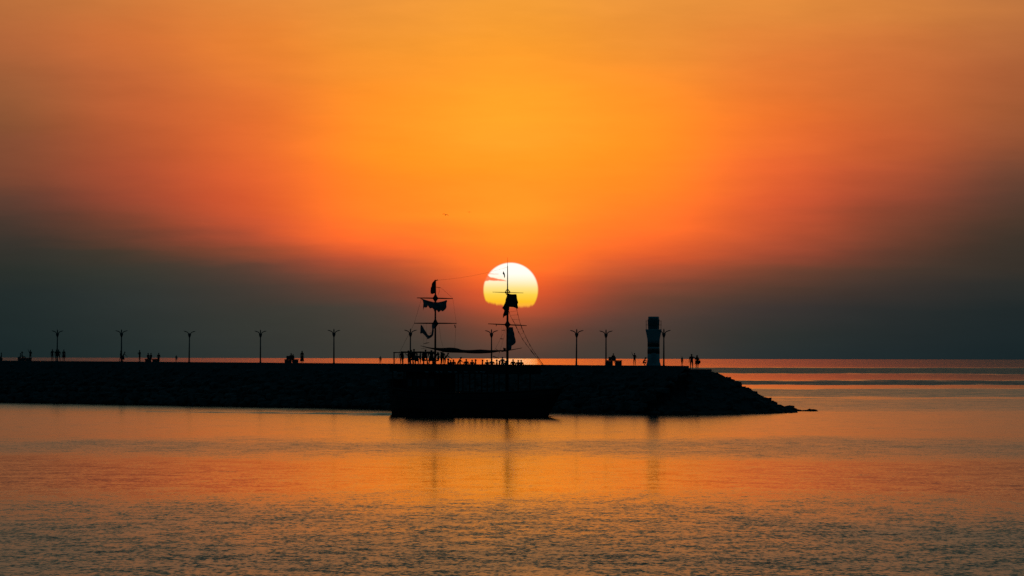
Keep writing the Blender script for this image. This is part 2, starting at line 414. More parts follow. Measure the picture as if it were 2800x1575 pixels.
# the walkway: a cast slab in bays with joints, and a low kerb on the near side
bays = []; BAY = 6.0
t = -72.0
while t < T_STOP - 0.5:
    t1 = t + BAY; last = t1 >= T_STOP - 2.5
    tf, tb = (t_end(W_FRONT), t_end(W_BACK)) if last else (t1 - .012, t1 - .012)
    q = MB(); z0, z1 = deck_z(t), deck_z(t1)
    a, b, c_, d = pier(t + .012, W_FRONT, z0), pier(tf, W_FRONT, z1), pier(tb, W_BACK, z1), pier(t + .012, W_BACK, z0)
    top = [loc(p) for p in (a, b, c_, d)]; bot = [(x, y, z - 0.5) for x, y, z in top]
    q.add(top + bot, [(0, 1, 2, 3), (7, 6, 5, 4), (0, 4, 5, 1), (1, 5, 6, 2), (2, 6, 7, 3), (3, 7, 4, 0)])
    q.build('deck_slab', m_conc, breakwater)
    if last: break
    t = t1
q = MB()
for k in range(NA):
    an = math.pi * 2 * k / NA
    q.v.append(loc(Vector((hc.x + 2.8 * math.cos(an), hc.y + 2.8 * math.sin(an), HTOP + 0.32))))
for k in range(NA):
    x, y, z = q.v[k]; q.v.append((x, y, z - 0.5))
q.f = [tuple(range(NA))] + [(k, k + NA, (k + 1) % NA + NA, (k + 1) % NA) for k in range(NA)]
q.build('head_slab', m_conc, breakwater)

# armour rocks: eight shapes shared by all
def rock_mesh(seed):
    rnd = random.Random(seed)
    bm = bmesh.new(); bmesh.ops.create_icosphere(bm, subdivisions=1, radius=1.0)
    for v in bm.verts:
        v.co *= 0.82 + 0.36 * rnd.random()
        v.co.x += (rnd.random() - .5) * 0.3; v.co.y += (rnd.random() - .5) * 0.3
        v.co.z = max(-0.75, min(0.75, v.co.z + (rnd.random() - .5) * 0.3))
    me = bpy.data.meshes.new('rock'); bm.to_mesh(me); bm.free(); me.materials.append(m_rock)
    return me
def rock_mesh_small(seed):
    rnd = random.Random(seed)
    bm = bmesh.new(); bmesh.ops.create_icosphere(bm, subdivisions=1, radius=1.0)
    bmesh.ops.dissolve_degenerate(bm, dist=0.01, edges=bm.edges)
    for v in bm.verts: v.co *= 0.8 + 0.4 * rnd.random()
    return bm
ROCKS = []
rnd = random.Random(11)
def slope_point(t, k):          # k 0 at the toe, 1 at the crest, near side
    w = W_FRONT + FOOT * (1 - k) + 0.3
    return pier(t, w + 0.15, 0.12 + (deck_z(t) - 0.85) * k)
ROWS = 7
t = -70.0
while t < t_end(W_FRONT) + 1.0:
    step = 1.25
    for r in range(ROWS):
        k = (r + 0.05 + 0.9 * rnd.random()) / ROWS
        p = slope_point(t + rnd.uniform(-.45, .45), k)
        sz = rnd.uniform(0.62, 1.05) * (1.12 - 0.35 * k)
        ROCKS.append((p, sz, k))
    t += step
for j in range(560):
    k = rnd.random() ** 1.15
    an = 2 * math.pi * rnd.random()
    rr = HR1 + (HR0 - HR1) * k
    z = HTOP * k - 0.34 + rnd.uniform(-.12, .12)
    p = Vector((hc.x + rr * math.cos(an), hc.y + rr * math.sin(an), z))
    rel = p - A0                      # skip rocks that would sit inside the mole itself
    if rel.dot(U) < T_END - 1.5 and W_BACK - 1 < rel.dot(NR) < W_FRONT + FOOT * (1 - k): continue
    ROCKS.append((p, rnd.uniform(0.42, 0.92), k))
# rocks in front of the camera, nearest first: 290 become parts of their own, the rest one rubble mass
def seen(p): return p.y < hc.y + 10 or True
order = sorted(range(len(ROCKS)), key=lambda i: -(ROCKS[i][1] / ROCKS[i][0].y) - (0.0004 if ROCKS[i][0].x > 0 else 0))
order = [i for i in order if ROCKS[i][0].y < hc.y + 6 or ROCKS[i][0].x < hc.x]
indiv = set(order[:290])
rms = [rock_mesh(100 + i) for i in range(8)]
rest = MB()
for i, (p, sz, k) in enumerate(ROCKS):
    rot = Matrix.Rotation(rnd.uniform(0, 6.28), 3, 'Z') @ Matrix.Rotation(rnd.uniform(-.6, .6), 3, 'X')
    sc = (sz * rnd.uniform(.85, 1.25), sz * rnd.uniform(.8, 1.1), sz * rnd.uniform(.6, .85))
    if i in indiv:
        o = bpy.data.objects.new('rock', rms[i % 8]); C.objects.link(o); o.parent = breakwater
        o.location = loc(p); o.rotation_euler = rot.to_euler(); o.scale = sc
    else:
        me = rms[i % 8]
        vs = [Vector(loc(p)) + rot @ Vector((v.co.x * sc[0], v.co.y * sc[1], v.co.z * sc[2])) for v in me.vertices]
        rest.add(vs, [tuple(f.vertices) for f in me.polygons])
rest.build('rubble', m_rock, breakwater, kind='stuff')
# low rocks trailing off the tip of the head
spit = thing('rock_spit', 'low rocks barely breaking the water off the right tip of the breakwater', 'rocks', on_z(2190, 1124.5))
sp0 = on_z(2190, 1124.5)
for j, (px, sz, h) in enumerate([(2158, 1.3, .9), (2168, 1.2, .62), (2178, 1.1, .40), (2188, 1.0, .28), (2197, 1.0, .26), (2206, .9, .30), (2215, 1.0, .46), (2224, .8, .40), (2232, .5, .2)]):
    p = on_z(px, 1124.5) - sp0
    o = bpy.data.objects.new('rock', rms[j % 8]); C.objects.link(o); o.parent = spit
    o.location = (p.x, p.y, h * 0.3 - 0.1); o.scale = (sz * 0.62, sz * 0.7, h); o.rotation_euler = (0, 0, j * 1.3)

# ------------------------------------------------------------------ lamp posts
m_lamp = mat('galvanised_lamp_steel', (0.10, 0.13, 0.13), 0.5, 0.6, var=0.15)
m_glass = mat('lamp_lens', (0.35, 0.36, 0.34), 0.3, var=0.05)
LAMP_H = 5.0
def lamp_meshes():
    d = {}
    d['base'] = MB().lathe([(0.19, 0), (0.19, 0.06), (0.13, 0.10), (0.12, 0.55), (0.11, 0.62)], 14).mesh('base')
    d['pole'] = MB().tube([(0, 0, 0.6), (0, 0, 2.2), (0, 0, LAMP_H - 1.15)], [0.11, 0.10, 0.085], 12).mesh('pole', True)
    d['head'] = MB().lathe([(0.06, LAMP_H - 1.28), (0.09, LAMP_H - 1.18), (0.20, LAMP_H - 0.90), (0.25, LAMP_H - 0.70), (0.23, LAMP_H - 0.60), (0.10, LAMP_H - 0.52), (0.05, LAMP_H - 0.48)], 16).mesh('head', True)
    pts = [(0.10, 0, LAMP_H - 0.66), (0.22, 0, LAMP_H - 0.46), (0.34, 0, LAMP_H - 0.33), (0.52, 0, LAMP_H - 0.27)]
    d['arm'] = MB().tube(pts, [0.07, 0.065, 0.06, 0.065], 8).mesh('arm', True)
    # flat leaf-shaped lantern at the end of an arm
    q = MB(); prof = [(0.44, 0.05, 0.04), (0.55, 0.12, 0.08), (0.70, 0.15, 0.085), (0.86, 0.10, 0.055), (0.96, 0.02, 0.015)]
    for x, w, h in prof:
        zc = LAMP_H - 0.29 + (x - 0.44) * 0.26
        q.v += [(x, -w, zc), (x, 0, zc + h), (x, w, zc), (x, 0, zc - h * 0.6)]
    for i in range(4):
        for k in range(4): q.f.append((i * 4 + k, i * 4 + (k + 1) % 4, i * 4 + 4 + (k + 1) % 4, i * 4 + 4 + k))
    q.f += [(3, 2, 1, 0), (16, 17, 18, 19)]
    d['lantern'] = q.mesh('lantern', True)
    q = MB(); prof = [(LAMP_H - 0.55, 0.07, 0.05), (LAMP_H - 0.3, 0.09, 0.05), (LAMP_H - 0.1, 0.08, 0.04), (LAMP_H + 0.05, 0.035, 0.02)]
    for z, w, h in prof: q.v += [(-w, 0, z), (0, -h, z), (w, 0, z), (0, h, z)]
    for i in range(3):
        for k in range(4): q.f.append((i * 4 + k, i * 4 + (k + 1) % 4, i * 4 + 4 + (k + 1) % 4, i * 4 + 4 + k))
    q.f += [(3, 2, 1, 0), (12, 13, 14, 15)]
    d['finial'] = q.mesh('finial', True)
    for k_, me in d.items(): me.materials.append(m_lamp)
    return d
LM = lamp_meshes()
def lamp(px, w, label, h=1.0, finial=True, turn=0.0, arms=2):
    t = t_of_px(px, w); p = pier(t, w, deck_z(t))
    o = thing('street_lamp', label, 'street lamp', p, turn, 'lamps along the breakwater')
    o.scale = (h, h, h)
    lr = random.Random(px); o.rotation_euler = (R(lr.uniform(-.7, .7)), R(lr.uniform(-.8, .8)), turn + R(lr.uniform(-16, 16)))
    for nm in ('base', 'pole', 'head') + (('finial',) if finial else ()): obj(nm, LM[nm], None, o)
    for k in range(arms):
        a = obj('arm', LM['arm'], None, o); a.rotation_euler = (0, 0, math.pi * 2 * k / arms)
        l = obj('lantern', LM['lantern'], None, a)
lamp(156, 0, 'leftmost street lamp, with three people gathered at its foot', 1.02)
lamp(332, 0, 'second street lamp from the left, a dark pair of people at its foot', 1.02)
lamp(517, 0, 'third street lamp from the left, two curved arms and no spike', 1.0, False)
lamp(712, 0, 'fourth street lamp from the left, alone left of the bench with two seated people', 1.0)
lamp(913, 0, 'fifth street lamp from the left, alone on the deck between robed figure and ship', 1.02)
lamp(1122, 0, 'street lamp rising behind the awning frame at the stern of the ship', 1.02)
lamp(1344, 0, 'street lamp seen between the two masts of the ship', 1.0)
lamp(1576, 0, 'street lamp standing alone on the breakwater just right of the ship', 1.0)
lamp(1657, -5.6, 'slightly lower street lamp beside the bench left of the beacon tower', 0.99)
lamp(1815, 0, 'rightmost street lamp, close beside the beacon tower', 1.0)

# ------------------------------------------------------------------ the beacon tower
m_white = mat('beacon_white_paint', (0.50, 0.56, 0.58), 0.55, var=0.08, nscale=1.2)
m_band = mat('beacon_dark_band', (0.05, 0.06, 0.06), 0.6, var=0.15)
m_lantern = mat('beacon_lantern_glass', (0.16, 0.2, 0.21), 0.25, var=0.1)
t = t_of_px(1787, -2.4); tp = pier(t, -2.4, deck_z(t))
SC = tp.y / FPX                                   # metres per photograph pixel at the tower
tower = thing('beacon_tower', 'short white harbour beacon tower with two dark bands and a railed gallery', 'lighthouse', tp)
def zz(py): return (1000.5 - py) * SC
q = MB(); q.lathe([(21 * SC, 0), (20 * SC, 0.12), (17.6 * SC, zz(990)), (17.0 * SC, zz(985)), (16.6 * SC, zz(968.0))], 24); q.build('shaft', m_white, tower, True)
q = MB(); q.lathe([(16.9 * SC, zz(967.9)), (16.8 * SC, zz(955.1))], 24); q.build('band', m_band, tower, True)
q = MB(); q.lathe([(16.5 * SC, zz(955)), (16.4 * SC, zz(949))], 24); q.build('shaft', m_white, tower, True)
q = MB(); q.lathe([(16.7 * SC, zz(948.9)), (16.6 * SC, zz(938.1))], 24); q.build('band', m_band, tower, True)
q = MB(); q.lathe([(16.5 * SC, zz(938)), (17 * SC, zz(928)), (19.5 * SC, zz(915)), (21.0 * SC, zz(908)), (22 * SC, zz(903)), (22 * SC, zz(901))], 24); q.build('gallery', m_white, tower, True)
lan = MB().lathe([(14.5 * SC, zz(901)), (14.2 * SC, zz(892)), (15.6 * SC, zz(882)), (15.2 * SC, zz(874)), (14.6 * SC, zz(871))], 8).build('lantern_room', m_lantern, tower)
MB().lathe([(15.2 * SC, zz(871)), (14.6 * SC, zz(867)), (13.8 * SC, zz(866))], 8).build('roof', m_white, lan)
for k in range(8):
    a = 2 * math.pi * k / 8
    MB().tube([(15.5 * SC * math.cos(a), 15.5 * SC * math.sin(a), zz(874)), (14.7 * SC * math.cos(a), 14.7 * SC * math.sin(a), zz(900))], 0.03, 4).build('mullion', m_white, lan)
rail = MB()
for zr in (zz(878), zz(889)):
    pts = [(21.5 * SC * math.cos(2 * math.pi * k / 24), 21.5 * SC * math.sin(2 * math.pi * k / 24), zr) for k in range(25)]
    rail.tube(pts, 0.022, 5)
rail.build('railing', m_lamp, tower)
for k in range(10):
    a = 2 * math.pi * (k + .5) / 10
    MB().tube([(21.2 * SC * math.cos(a), 21.2 * SC * math.sin(a), zz(901)), (21.5 * SC * math.cos(a), 21.5 * SC * math.sin(a), zz(877.5))], 0.025, 5).build('railing_post', m_lamp, tower)
MB().box(-0.32, 0.32, -17.9 * SC - 0.04, -16.0 * SC, 0.15, 1.75).build('door', mat('beacon_door', (0.42, 0.47, 0.49), 0.5, var=0.1), tower)

# ------------------------------------------------------------------ the two-masted excursion ship, pirate style, bow to the right and towards us
TH = R(50)
SX0 = px_x(1278, 749.0); SY0 = 749.0
FWD = Vector((math.cos(TH), -math.sin(TH), 0)); PORT = Vector((math.sin(TH), math.cos(TH), 0))
ship = thing('sailing_ship', 'dark two-masted pirate-style excursion ship with tattered sails and people on deck', 'ship', (SX0, SY0, 0), -TH)
def s_of(px, py=980, y=0.0):
    """ship length coordinate s of a photographed point known to lie at y off the centre line"""
    d = ray(px, py); # ray X = d.x*Y ; solve SX0 + s*c + y*sn = d.x*(SY0 - s*sn + y*c)
    c, s_ = math.cos(TH), math.sin(TH)
    return (d.x * (SY0 + y * c) - SX0 - y * s_) / (c + d.x * s_)
def z_of(px, py, y=0.0):
    s = s_of(px, py, y); Y = SY0 - s * math.sin(TH) + y * math.cos(TH)
    return CAM_H + ray(px, py).z * Y
def sp(px, py, y=0.0): return Vector((s_of(px, py, y), y, z_of(px, py, y)))
m_hull = mat('tarred_hull_timber', (0.030, 0.030, 0.028), 0.65, var=0.3, nscale=2.0, bump=0.3)
m_wood = mat('dark_spar_timber', (0.05, 0.045, 0.04), 0.7, var=0.3, nscale=3.0)
m_deck = mat('deck_planking', (0.09, 0.085, 0.075), 0.8, var=0.3, nscale=3.0)
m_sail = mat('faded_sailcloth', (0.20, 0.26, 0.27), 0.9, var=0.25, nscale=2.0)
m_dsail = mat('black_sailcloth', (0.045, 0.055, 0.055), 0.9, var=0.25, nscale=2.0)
m_rope = mat('tarred_rope', (0.05, 0.045, 0.04), 0.9, var=0.2)
m_tarp = mat('pale_tarpaulin', (0.45, 0.48, 0.48), 0.8, var=0.2, nscale=4.0)
m_rub = mat('fender_rubber', (0.02, 0.02, 0.02), 0.8, var=0.2)

# hull: lofted from stations (s, half beam at the deck, half beam at the waterline, sheer height)
ST = [(-13.0, 2.3, 1.8, 3.6), (-11.0, 2.65, 2.2, 3.35), (-8, 2.9, 2.65, 3.1), (-3, 3.0, 2.85, 2.95), (3, 3.0, 2.85, 2.95), (8, 2.8, 2.45, 3.0), (11.5, 2.35, 1.75, 3.1), (14, 1.75, 0.95, 3.25), (16, 1.1, 0.22, 3.4), (17.6, 0.5, 0.03, 3.5), (18.6, 0.06, 0.01, 3.55)]
q = MB()
for s, b, w, h in ST:
    over = max(0.0, s - 15.6)                 # raked stem: the lower points stop short
    lo = s - over * 0.95
    for y, z, ss in ((0.02, -1.0, lo - over * .4), (w * .8, -0.5, lo), (w, 0.0, lo), (w + (b - w) * .55, h * 0.4, lo + over * .35), (b * 0.99, h * 0.8, s - over * .25), (b, h, s)):
        q.v.append((ss, y, z))
    for y, z, ss in ((b, h, s), (b * 0.99, h * 0.8, s - over * .25), (w + (b - w) * .55, h * 0.4, lo + over * .35), (w, 0.0, lo), (w * .8, -0.5, lo), (0.02, -1.0, lo - over * .4)):
        q.v.append((ss, -y, z))
n_ = 12
for i in range(len(ST) - 1):
    for k in range(n_ - 1):
        a = i * n_ + k; q.f.append((a, a + 1, a + n_ + 1, a + n_))
q.f.append(tuple(range(n_)))
q.f.append(tuple((len(ST) - 1) * n_ + k for k in range(n_)))
hull = q.build('hull', m_hull, ship, True)
def sheer(s):
    for (a, ba, wa, ha), (b, bb, wb, hb) in zip(ST, ST[1:]):
        if a <= s <= b:
            f = (s - a) / (b - a); return ba + (bb - ba) * f, ha + (hb - ha) * f
    return ST[-1][1], ST[-1][3]
for side in (1, -1):
    pts = []
    for i in range(40):
        s = -12.98 + 31.5 * i / 39; b, h = sheer(s); pts.append((s, side * (b + 0.03), h))
    MB().tube(pts, 0.10, 6).build('gunwale', m_wood, hull)
    pts = [(s, side * (b * 0.99 + 0.03), h * 0.72) for s, (b, h) in ((-12.4 + 27.5 * i / 30, sheer(-12.4 + 27.5 * i / 30)) for i in range(31))]
    MB().tube(pts, 0.08, 6).build('rubbing_strake', m_wood, hull)
dk = MB(); dv = []
for s, b, w, h in ST: dv += [(s, b * 0.97, h - 0.75), (s, -b * 0.97, h - 0.75)]
dk.add(dv, [(2 * i, 2 * i + 1, 2 * i + 3, 2 * i + 2) for i in range(len(ST) - 1)])
dk.build('main_deck', m_deck, ship)
# stern castle panel and rudder
MB().box(-13.35, -12.95, -0.16, 0.16, -0.9, 2.4).build('rudder', m_hull, ship)
MB().box(-13.0, -12.65, -2.2, 2.2, 3.3, 4.6).build('transom_board', m_hull, ship)
MB().tube([(16.5, 0, 3.35), (18.6, 0, 3.75), (20.2, 0, 4.15)], [0.16, 0.13, 0.07], 8).build('bowsprit', m_wood, ship)
# upper deck on posts; its after part is a raised poop
ROOF, POOP = 5.75, 6.42
S_STERN, S_BREAK, S_FRONT = -12.3, -3.2, 11.0
MB().box(S_BREAK, S_FRONT, -2.75, 2.75, ROOF - 0.25, ROOF).build('upper_deck', m_deck, ship)
MB().box(S_STERN, S_BREAK - 0.01, -2.65, 2.65, POOP - 0.3, POOP).build('poop_deck', m_deck, ship)
for side in (1, -1):
    MB().box(S_BREAK + 0.02, S_FRONT, side * 2.78 - 0.05, side * 2.78 + 0.05, ROOF - 0.45, ROOF + 0.72).build('bulwark', m_hull, ship)
    MB().box(S_STERN, S_BREAK, side * 2.68 - 0.05, side * 2.68 + 0.05, POOP - 0.9, POOP + 0.12).build('bulwark', m_hull, ship)
MB().box(S_FRONT + 0.01, S_FRONT + 0.11, -2.7, 2.7, ROOF - 0.45, ROOF + 0.68).build('bulwark', m_hull, ship)
for i, s in enumerate([-11.9, -9.6, -7.2, -4.9, -2.6, -0.2, 2.2, 4.6, 7.0, 9.3]):
    for side in (1, -1):
        b, h = sheer(s)
        MB().tube([(s, side * 2.55, h - 0.74), (s, side * 2.55, (POOP if s < S_BREAK else ROOF) - 0.28)], 0.085, 8).build('post', m_wood, ship)
# deckhouse on the main deck, with window openings framed proud of its wall
dh = MB().box(-10.6, -4.2, -1.5, 1.5, 2.4, POOP - 0.32).build('deckhouse', m_hull, ship)
for k in range(4):
    s0 = -10.1 + k * 1.5
    MB().box(s0, s0 + 0.9, -1.56, -1.52, 3.7, 4.6).build('window', mat('cabin_glass', (0.03, 0.05, 0.055), 0.1, var=0.1, spec=0.6), dh)
# pale rolled side-curtains tied under the edge of the upper deck
for px0, px1 in [(1076, 1086), (1162, 1172), (1192, 1200), (1204, 1210), (1226, 1236), (1243, 1250), (1268, 1279), (1301, 1307), (1313, 1327)]:
    a, b = sp(px0, 1016.5, -2.9), sp(px1, 1017.5, -2.9)
    MB().tube([a, (a + b) / 2 + Vector((0, 0, -.03)), b], [0.05, 0.075, 0.05], 8).build('rolled_curtain', m_tarp, ship)
# tyre fenders along the near side
for px in (1078, 1120, 1146, 1208, 1240, 1288, 1302, 1340):
    s = s_of(px, 1120, -2.9); b, h = sheer(s)
    bm = MB(); N1, N2 = 14, 7; vv = []; ff = []
    for i in range(N1):
        for j in range(N2):
            a = 2 * math.pi * i / N1; c2 = 2 * math.pi * j / N2; rr = 0.27 + 0.11 * math.cos(c2)
            vv.append((s + rr * math.cos(a), -(b + 0.10) + 0.10 * math.sin(c2), 0.62 + rr * math.sin(a)))
    for i in range(N1):
        for j in range(N2):
            ff.append((i * N2 + j, i * N2 + (j + 1) % N2, ((i + 1) % N1) * N2 + (j + 1) % N2, ((i + 1) % N1) * N2 + j))
    bm.add(vv, ff); bm.build('fender', m_rub, ship, True)
    MB().tube([(s, -(b + 0.06), 1.0), (s, -(b + 0.05), h)], 0.02, 4).build('rope', m_rope, ship)
# awning frame at the stern
fr = []
zt = 8.0
fx0, fx1 = -11.7, -9.9
for (s, y) in ((fx0, -2.5), (fx0, 2.4), (fx1, -2.5), (fx1, 2.4)):
    MB().tube([(s, y, POOP), (s, y, zt)], 0.075, 8).build('awning_post', m_wood, ship)
MB().tube([(fx0, -2.6, zt), (fx0, 2.55, zt)], 0.07, 6).build('awning_rail', m_wood, ship)
MB().tube([(fx1, -2.6, zt + .05), (fx1, 2.9, zt + .05)], 0.11, 6).build('awning_rail', m_wood, ship)
for y in (-2.5, 2.4): MB().tube([(fx0, y, zt - .03), (fx1, y, zt + .03)], 0.06, 6).build('awning_rail', m_wood, ship)
# benches on the upper deck
for k in range(8):
    s0 = -2.0 + k * 1.55
    MB().box(s0, s0 + 0.42, -2.2, 2.2, ROOF + 0.36, ROOF + 0.42).box(s0 + .05, s0 + .37, -2.0, -1.9, ROOF, ROOF + .36).box(s0 + .05, s0 + .37, 1.9, 2.0, ROOF, ROOF + .36).build('bench', m_deck, ship)

# masts
def ypos(px, py, s):          # athwartships y of a photographed point on the transverse plane through s
    d = ray(px, py); c, s_ = math.cos(TH), math.sin(TH)
    # SX0 + s c + y s_ = d.x (SY0 - s s_ + y c)
    y = (d.x * (SY0 - s * s_) - SX0 - s * c) / (s_ - d.x * c)
    Y = SY0 - s * s_ + y * c
    return Vector((s, y, CAM_H + d.z * Y))
def mast(px, py_top, py_base, r0, r1, yards, nests):
    s = s_of(px, 900); zt_ = z_of(px, py_top)
    o = MB().tube([(s, 0, 2.2), (s, 0, 8.0), (s, 0, 12.5), (s, 0, zt_ - 2.2), (s, 0, zt_)], [r0, r0 * .95, r0 * .8, r1 * 1.3, r1], 10).build('mast', m_wood, ship, True)
    for (pa, ya, pb, yb, r) in yards:
        a, b = ypos(pa, ya, s + .28), ypos(pb, yb, s + .28)
        mid = (a + b) / 2
        MB().tube([a, a.lerp(mid, .5), mid, b.lerp(mid, .5), b], [r * .55, r * .9, r, r * .9, r * .55], 8).build('yard', m_wood, o, True)
    for (py, r, h) in nests:
        zc = z_of(px, py)
        MB().lathe([(r * .25, zc - h), (r * .55, zc - h * .55), (r, zc - h * .08), (r, zc + h * .08), (r * .62, zc + h * .4), (r * .3, zc + h)], 12, (s, 0)).build('crow_nest', m_wood, o)
    return o, s
mast1, S1 = mast(1190.3, 765, 990, 0.135, 0.075, [(1140.5, 814.5, 1238, 816.5, 0.085), (1132.5, 883.8, 1248, 884.2, 0.085)], [(815.5, 0.40, 0.46), (884.5, 0.42, 0.5)])
mast2, S2 = mast(1387.6, 727, 998, 0.165, 0.05, [(1347, 798.6, 1431, 801.0, 0.04), (1335, 885.4, 1440, 890.4, 0.075)], [(887.5, 0.40, 0.48)])
MB().tube([(S2, 0, z_of(1387.6, 727)), (S2 - .02, 0, z_of(1387, 704))], [0.03, 0.012], 5).build('aerial', m_wood, mast2)
# the upper nest of the fore mast is an open cage of struts
zc = z_of(1387.6, 799); cage = MB()
for k in range(8):
    a = 2 * math.pi * k / 8
    cage.tube([(S2 + .08 * math.cos(a), .08 * math.sin(a), zc + .36), (S2 + .34 * math.cos(a), .34 * math.sin(a), zc + .02), (S2 + .10 * math.cos(a), .10 * math.sin(a), zc - .34)], 0.028, 5)
cage.tube([(S2 + .34 * math.cos(2 * math.pi * k / 16), .34 * math.sin(2 * math.pi * k / 16), zc + .02) for k in range(17)], 0.03, 5)
cage.build('crow_nest', m_wood, mast2)

# sails: outlines measured off the photograph on the transverse plane of each mast, given belly and thickness
def cloth(poly, s, m, name='sail', belly=0.25, parent=ship, off=0.32, th=0.03):
    pts = [ypos(px, py, s + off + belly * .5) for px, py in poly]
    bm = bmesh.new()
    vs = [bm.verts.new((p.y, p.z, 0)) for p in pts]
    f = bm.faces.new(vs)
    bmesh.ops.triangulate(bm, faces=[f])
    for _ in range(2): bmesh.ops.subdivide_edges(bm, edges=[e for e in bm.edges if e.calc_length() > 0.22], cuts=1, use_grid_fill=False)
    bmesh.ops.triangulate(bm, faces=bm.faces)
    cy = sum(p.y for p in pts) / len(pts); czz = sum(p.z for p in pts) / len(pts)
    ww = max(p.y for p in pts) - min(p.y for p in pts) + 1e-3; hh = max(p.z for p in pts) - min(p.z for p in pts) + 1e-3
    for v in bm.verts:
        y, z = v.co.x, v.co.y
        u = (y - cy) / ww * 2; w = (z - czz) / hh * 2
        d = belly * max(0, 1 - u * u * .6) * max(0, 1 - w * w * .5) + 0.05 * math.sin(y * 5.1 + z * 2.3) + 0.03 * math.sin(z * 9 + y * 3)
        v.co = Vector((s + off + d, y, z))
    g_ = bmesh.ops.solidify(bm, geom=list(bm.faces), thickness=th)
    me = bpy.data.meshes.new(name); bm.to_mesh(me); bm.free()
    return obj(name, me, m, parent)
# crop scales: measured points
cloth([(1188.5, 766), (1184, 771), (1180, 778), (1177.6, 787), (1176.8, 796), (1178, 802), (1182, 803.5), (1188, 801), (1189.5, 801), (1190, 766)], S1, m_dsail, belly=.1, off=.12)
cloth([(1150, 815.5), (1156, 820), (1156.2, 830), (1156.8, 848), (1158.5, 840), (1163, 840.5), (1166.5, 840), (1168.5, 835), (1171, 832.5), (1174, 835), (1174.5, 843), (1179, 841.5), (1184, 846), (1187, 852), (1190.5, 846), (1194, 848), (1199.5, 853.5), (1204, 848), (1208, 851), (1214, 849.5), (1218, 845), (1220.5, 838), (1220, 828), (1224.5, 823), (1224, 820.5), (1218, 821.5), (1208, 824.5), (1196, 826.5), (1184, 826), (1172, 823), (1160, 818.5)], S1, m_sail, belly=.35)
MB().tube([ypos(1150, 814.8, S1) + Vector((.3, 0, 0)), ypos(1150.4, 816.5, S1) + Vector((.35, 0, 0))], 0.03, 5).build('rope', m_rope, ship)
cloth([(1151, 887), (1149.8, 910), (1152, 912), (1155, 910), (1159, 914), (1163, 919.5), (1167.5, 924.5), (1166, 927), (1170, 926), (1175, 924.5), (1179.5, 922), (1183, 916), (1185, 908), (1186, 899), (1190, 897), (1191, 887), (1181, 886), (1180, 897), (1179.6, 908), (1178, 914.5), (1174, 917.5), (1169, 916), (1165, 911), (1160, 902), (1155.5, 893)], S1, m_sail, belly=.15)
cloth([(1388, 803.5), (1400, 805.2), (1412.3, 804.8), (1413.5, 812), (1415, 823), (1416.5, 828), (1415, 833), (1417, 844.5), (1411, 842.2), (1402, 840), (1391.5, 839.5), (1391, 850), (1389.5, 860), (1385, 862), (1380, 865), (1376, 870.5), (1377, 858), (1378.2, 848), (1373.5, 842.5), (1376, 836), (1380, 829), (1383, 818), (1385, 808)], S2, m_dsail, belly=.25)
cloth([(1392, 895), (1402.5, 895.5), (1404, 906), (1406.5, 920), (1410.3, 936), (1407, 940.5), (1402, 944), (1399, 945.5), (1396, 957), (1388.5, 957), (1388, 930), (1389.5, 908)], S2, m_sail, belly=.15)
cloth([(1376, 741.5), (1379, 748), (1381.2, 757), (1380, 761), (1377.8, 753), (1374.8, 748.5)], S2, m_dsail, 'pennant', belly=.05, off=.05)
cloth([(1376.5, 951), (1384, 953), (1384, 962), (1377, 960)], S2, m_dsail, 'pennant', belly=.05, off=.05)

# the long furled sail slung between the masts, along the centre line
def sc_(px, py): return sp(px, py, 0.55)
ctr = [(1150, 945.6, .6), (1162, 948.5, 1.0), (1172, 951.0, 1.5), (1183, 953.0, 2.0), (1192, 954.0, 3.2), (1203, 955.5, 4.6), (1215, 957.0, 6.4), (1228, 957.2, 7.0), (1240, 957.6, 7.4), (1250, 958.6, 6.6), (1260, 960.4, 4.4), (1272, 961.0, 4.3), (1285, 961.6, 4.6), (1298, 961.6, 5.4), (1312, 961.2, 5.8), (1326, 961.2, 5.4), (1338, 961.4, 4.3), (1350, 960.6, 3.4), (1362, 959.6, 2.4), (1374, 959.0, 1.8), (1388, 958.6, 1.3)]
rr = random.Random(3)
MB().tube([sc_(px, py) for px, py, r in ctr], [r * .0463 * rr.uniform(.93, 1.07) for px, py, r in ctr], 10).build('furled_sail', m_dsail, ship, True)
MB().tube([sc_(1372, 961), sc_(1388, 958.5), sc_(1405, 955.5), sc_(1427, 951.5)], [.08, .07, .05, .03], 6).build('boom', m_wood, ship)
MB().tube([sc_(1356, 953.5), sc_(1361, 958), sc_(1367, 964.5)], .03, 5).build('rope', m_rope, ship)
MB().tube([sc_(1348, 974), sc_(1356, 977), sc_(1364, 980)], [.05, .05, .03], 5).build('spar', m_wood, ship)
MB().tube([sc_(1345, 988), sc_(1352, 992), sc_(1358, 993.5)], .03, 5).build('rope', m_rope, ship)

# standing and running rigging
def rope(pts, r=0.018, sag=0.0):
    P_ = [Vector(p) for p in pts]
    if len(P_) == 2 and sag:
        P_ = [P_[0].lerp(P_[1], k / 6) - Vector((0, 0, sag * 4 * (k / 6) * (1 - k / 6))) for k in range(7)]
    MB().tube(P_, r, 4).build('rope', m_rope, ship)
rope([sp(1197, 766), sp(1386, 731)], .009, 0.25)
rope([sp(1190, 768), sp(1197, 765.5)], .06)
rope([sp(1192, 785), sp(1205, 787)], .03)
rope([sp(1200, 787), sp(1201.5, 797), sp(1198, 806)], .02)
rope([sp(1207, 788), sp(1238, 815.5)], .014)
rope([ypos(1238, 816.5, S1), ypos(1248, 884, S1)], .011)
rope([ypos(1133, 883.5, S1), ypos(1152, 818, S1)], .014)
rope([ypos(1133, 884, S1), (S_STERN + .5, -2.5, POOP + .1)], .016)
rope([ypos(1247, 884.5, S1), ypos(1246, 900, S1), ypos(1243, 958, S1)], .014)
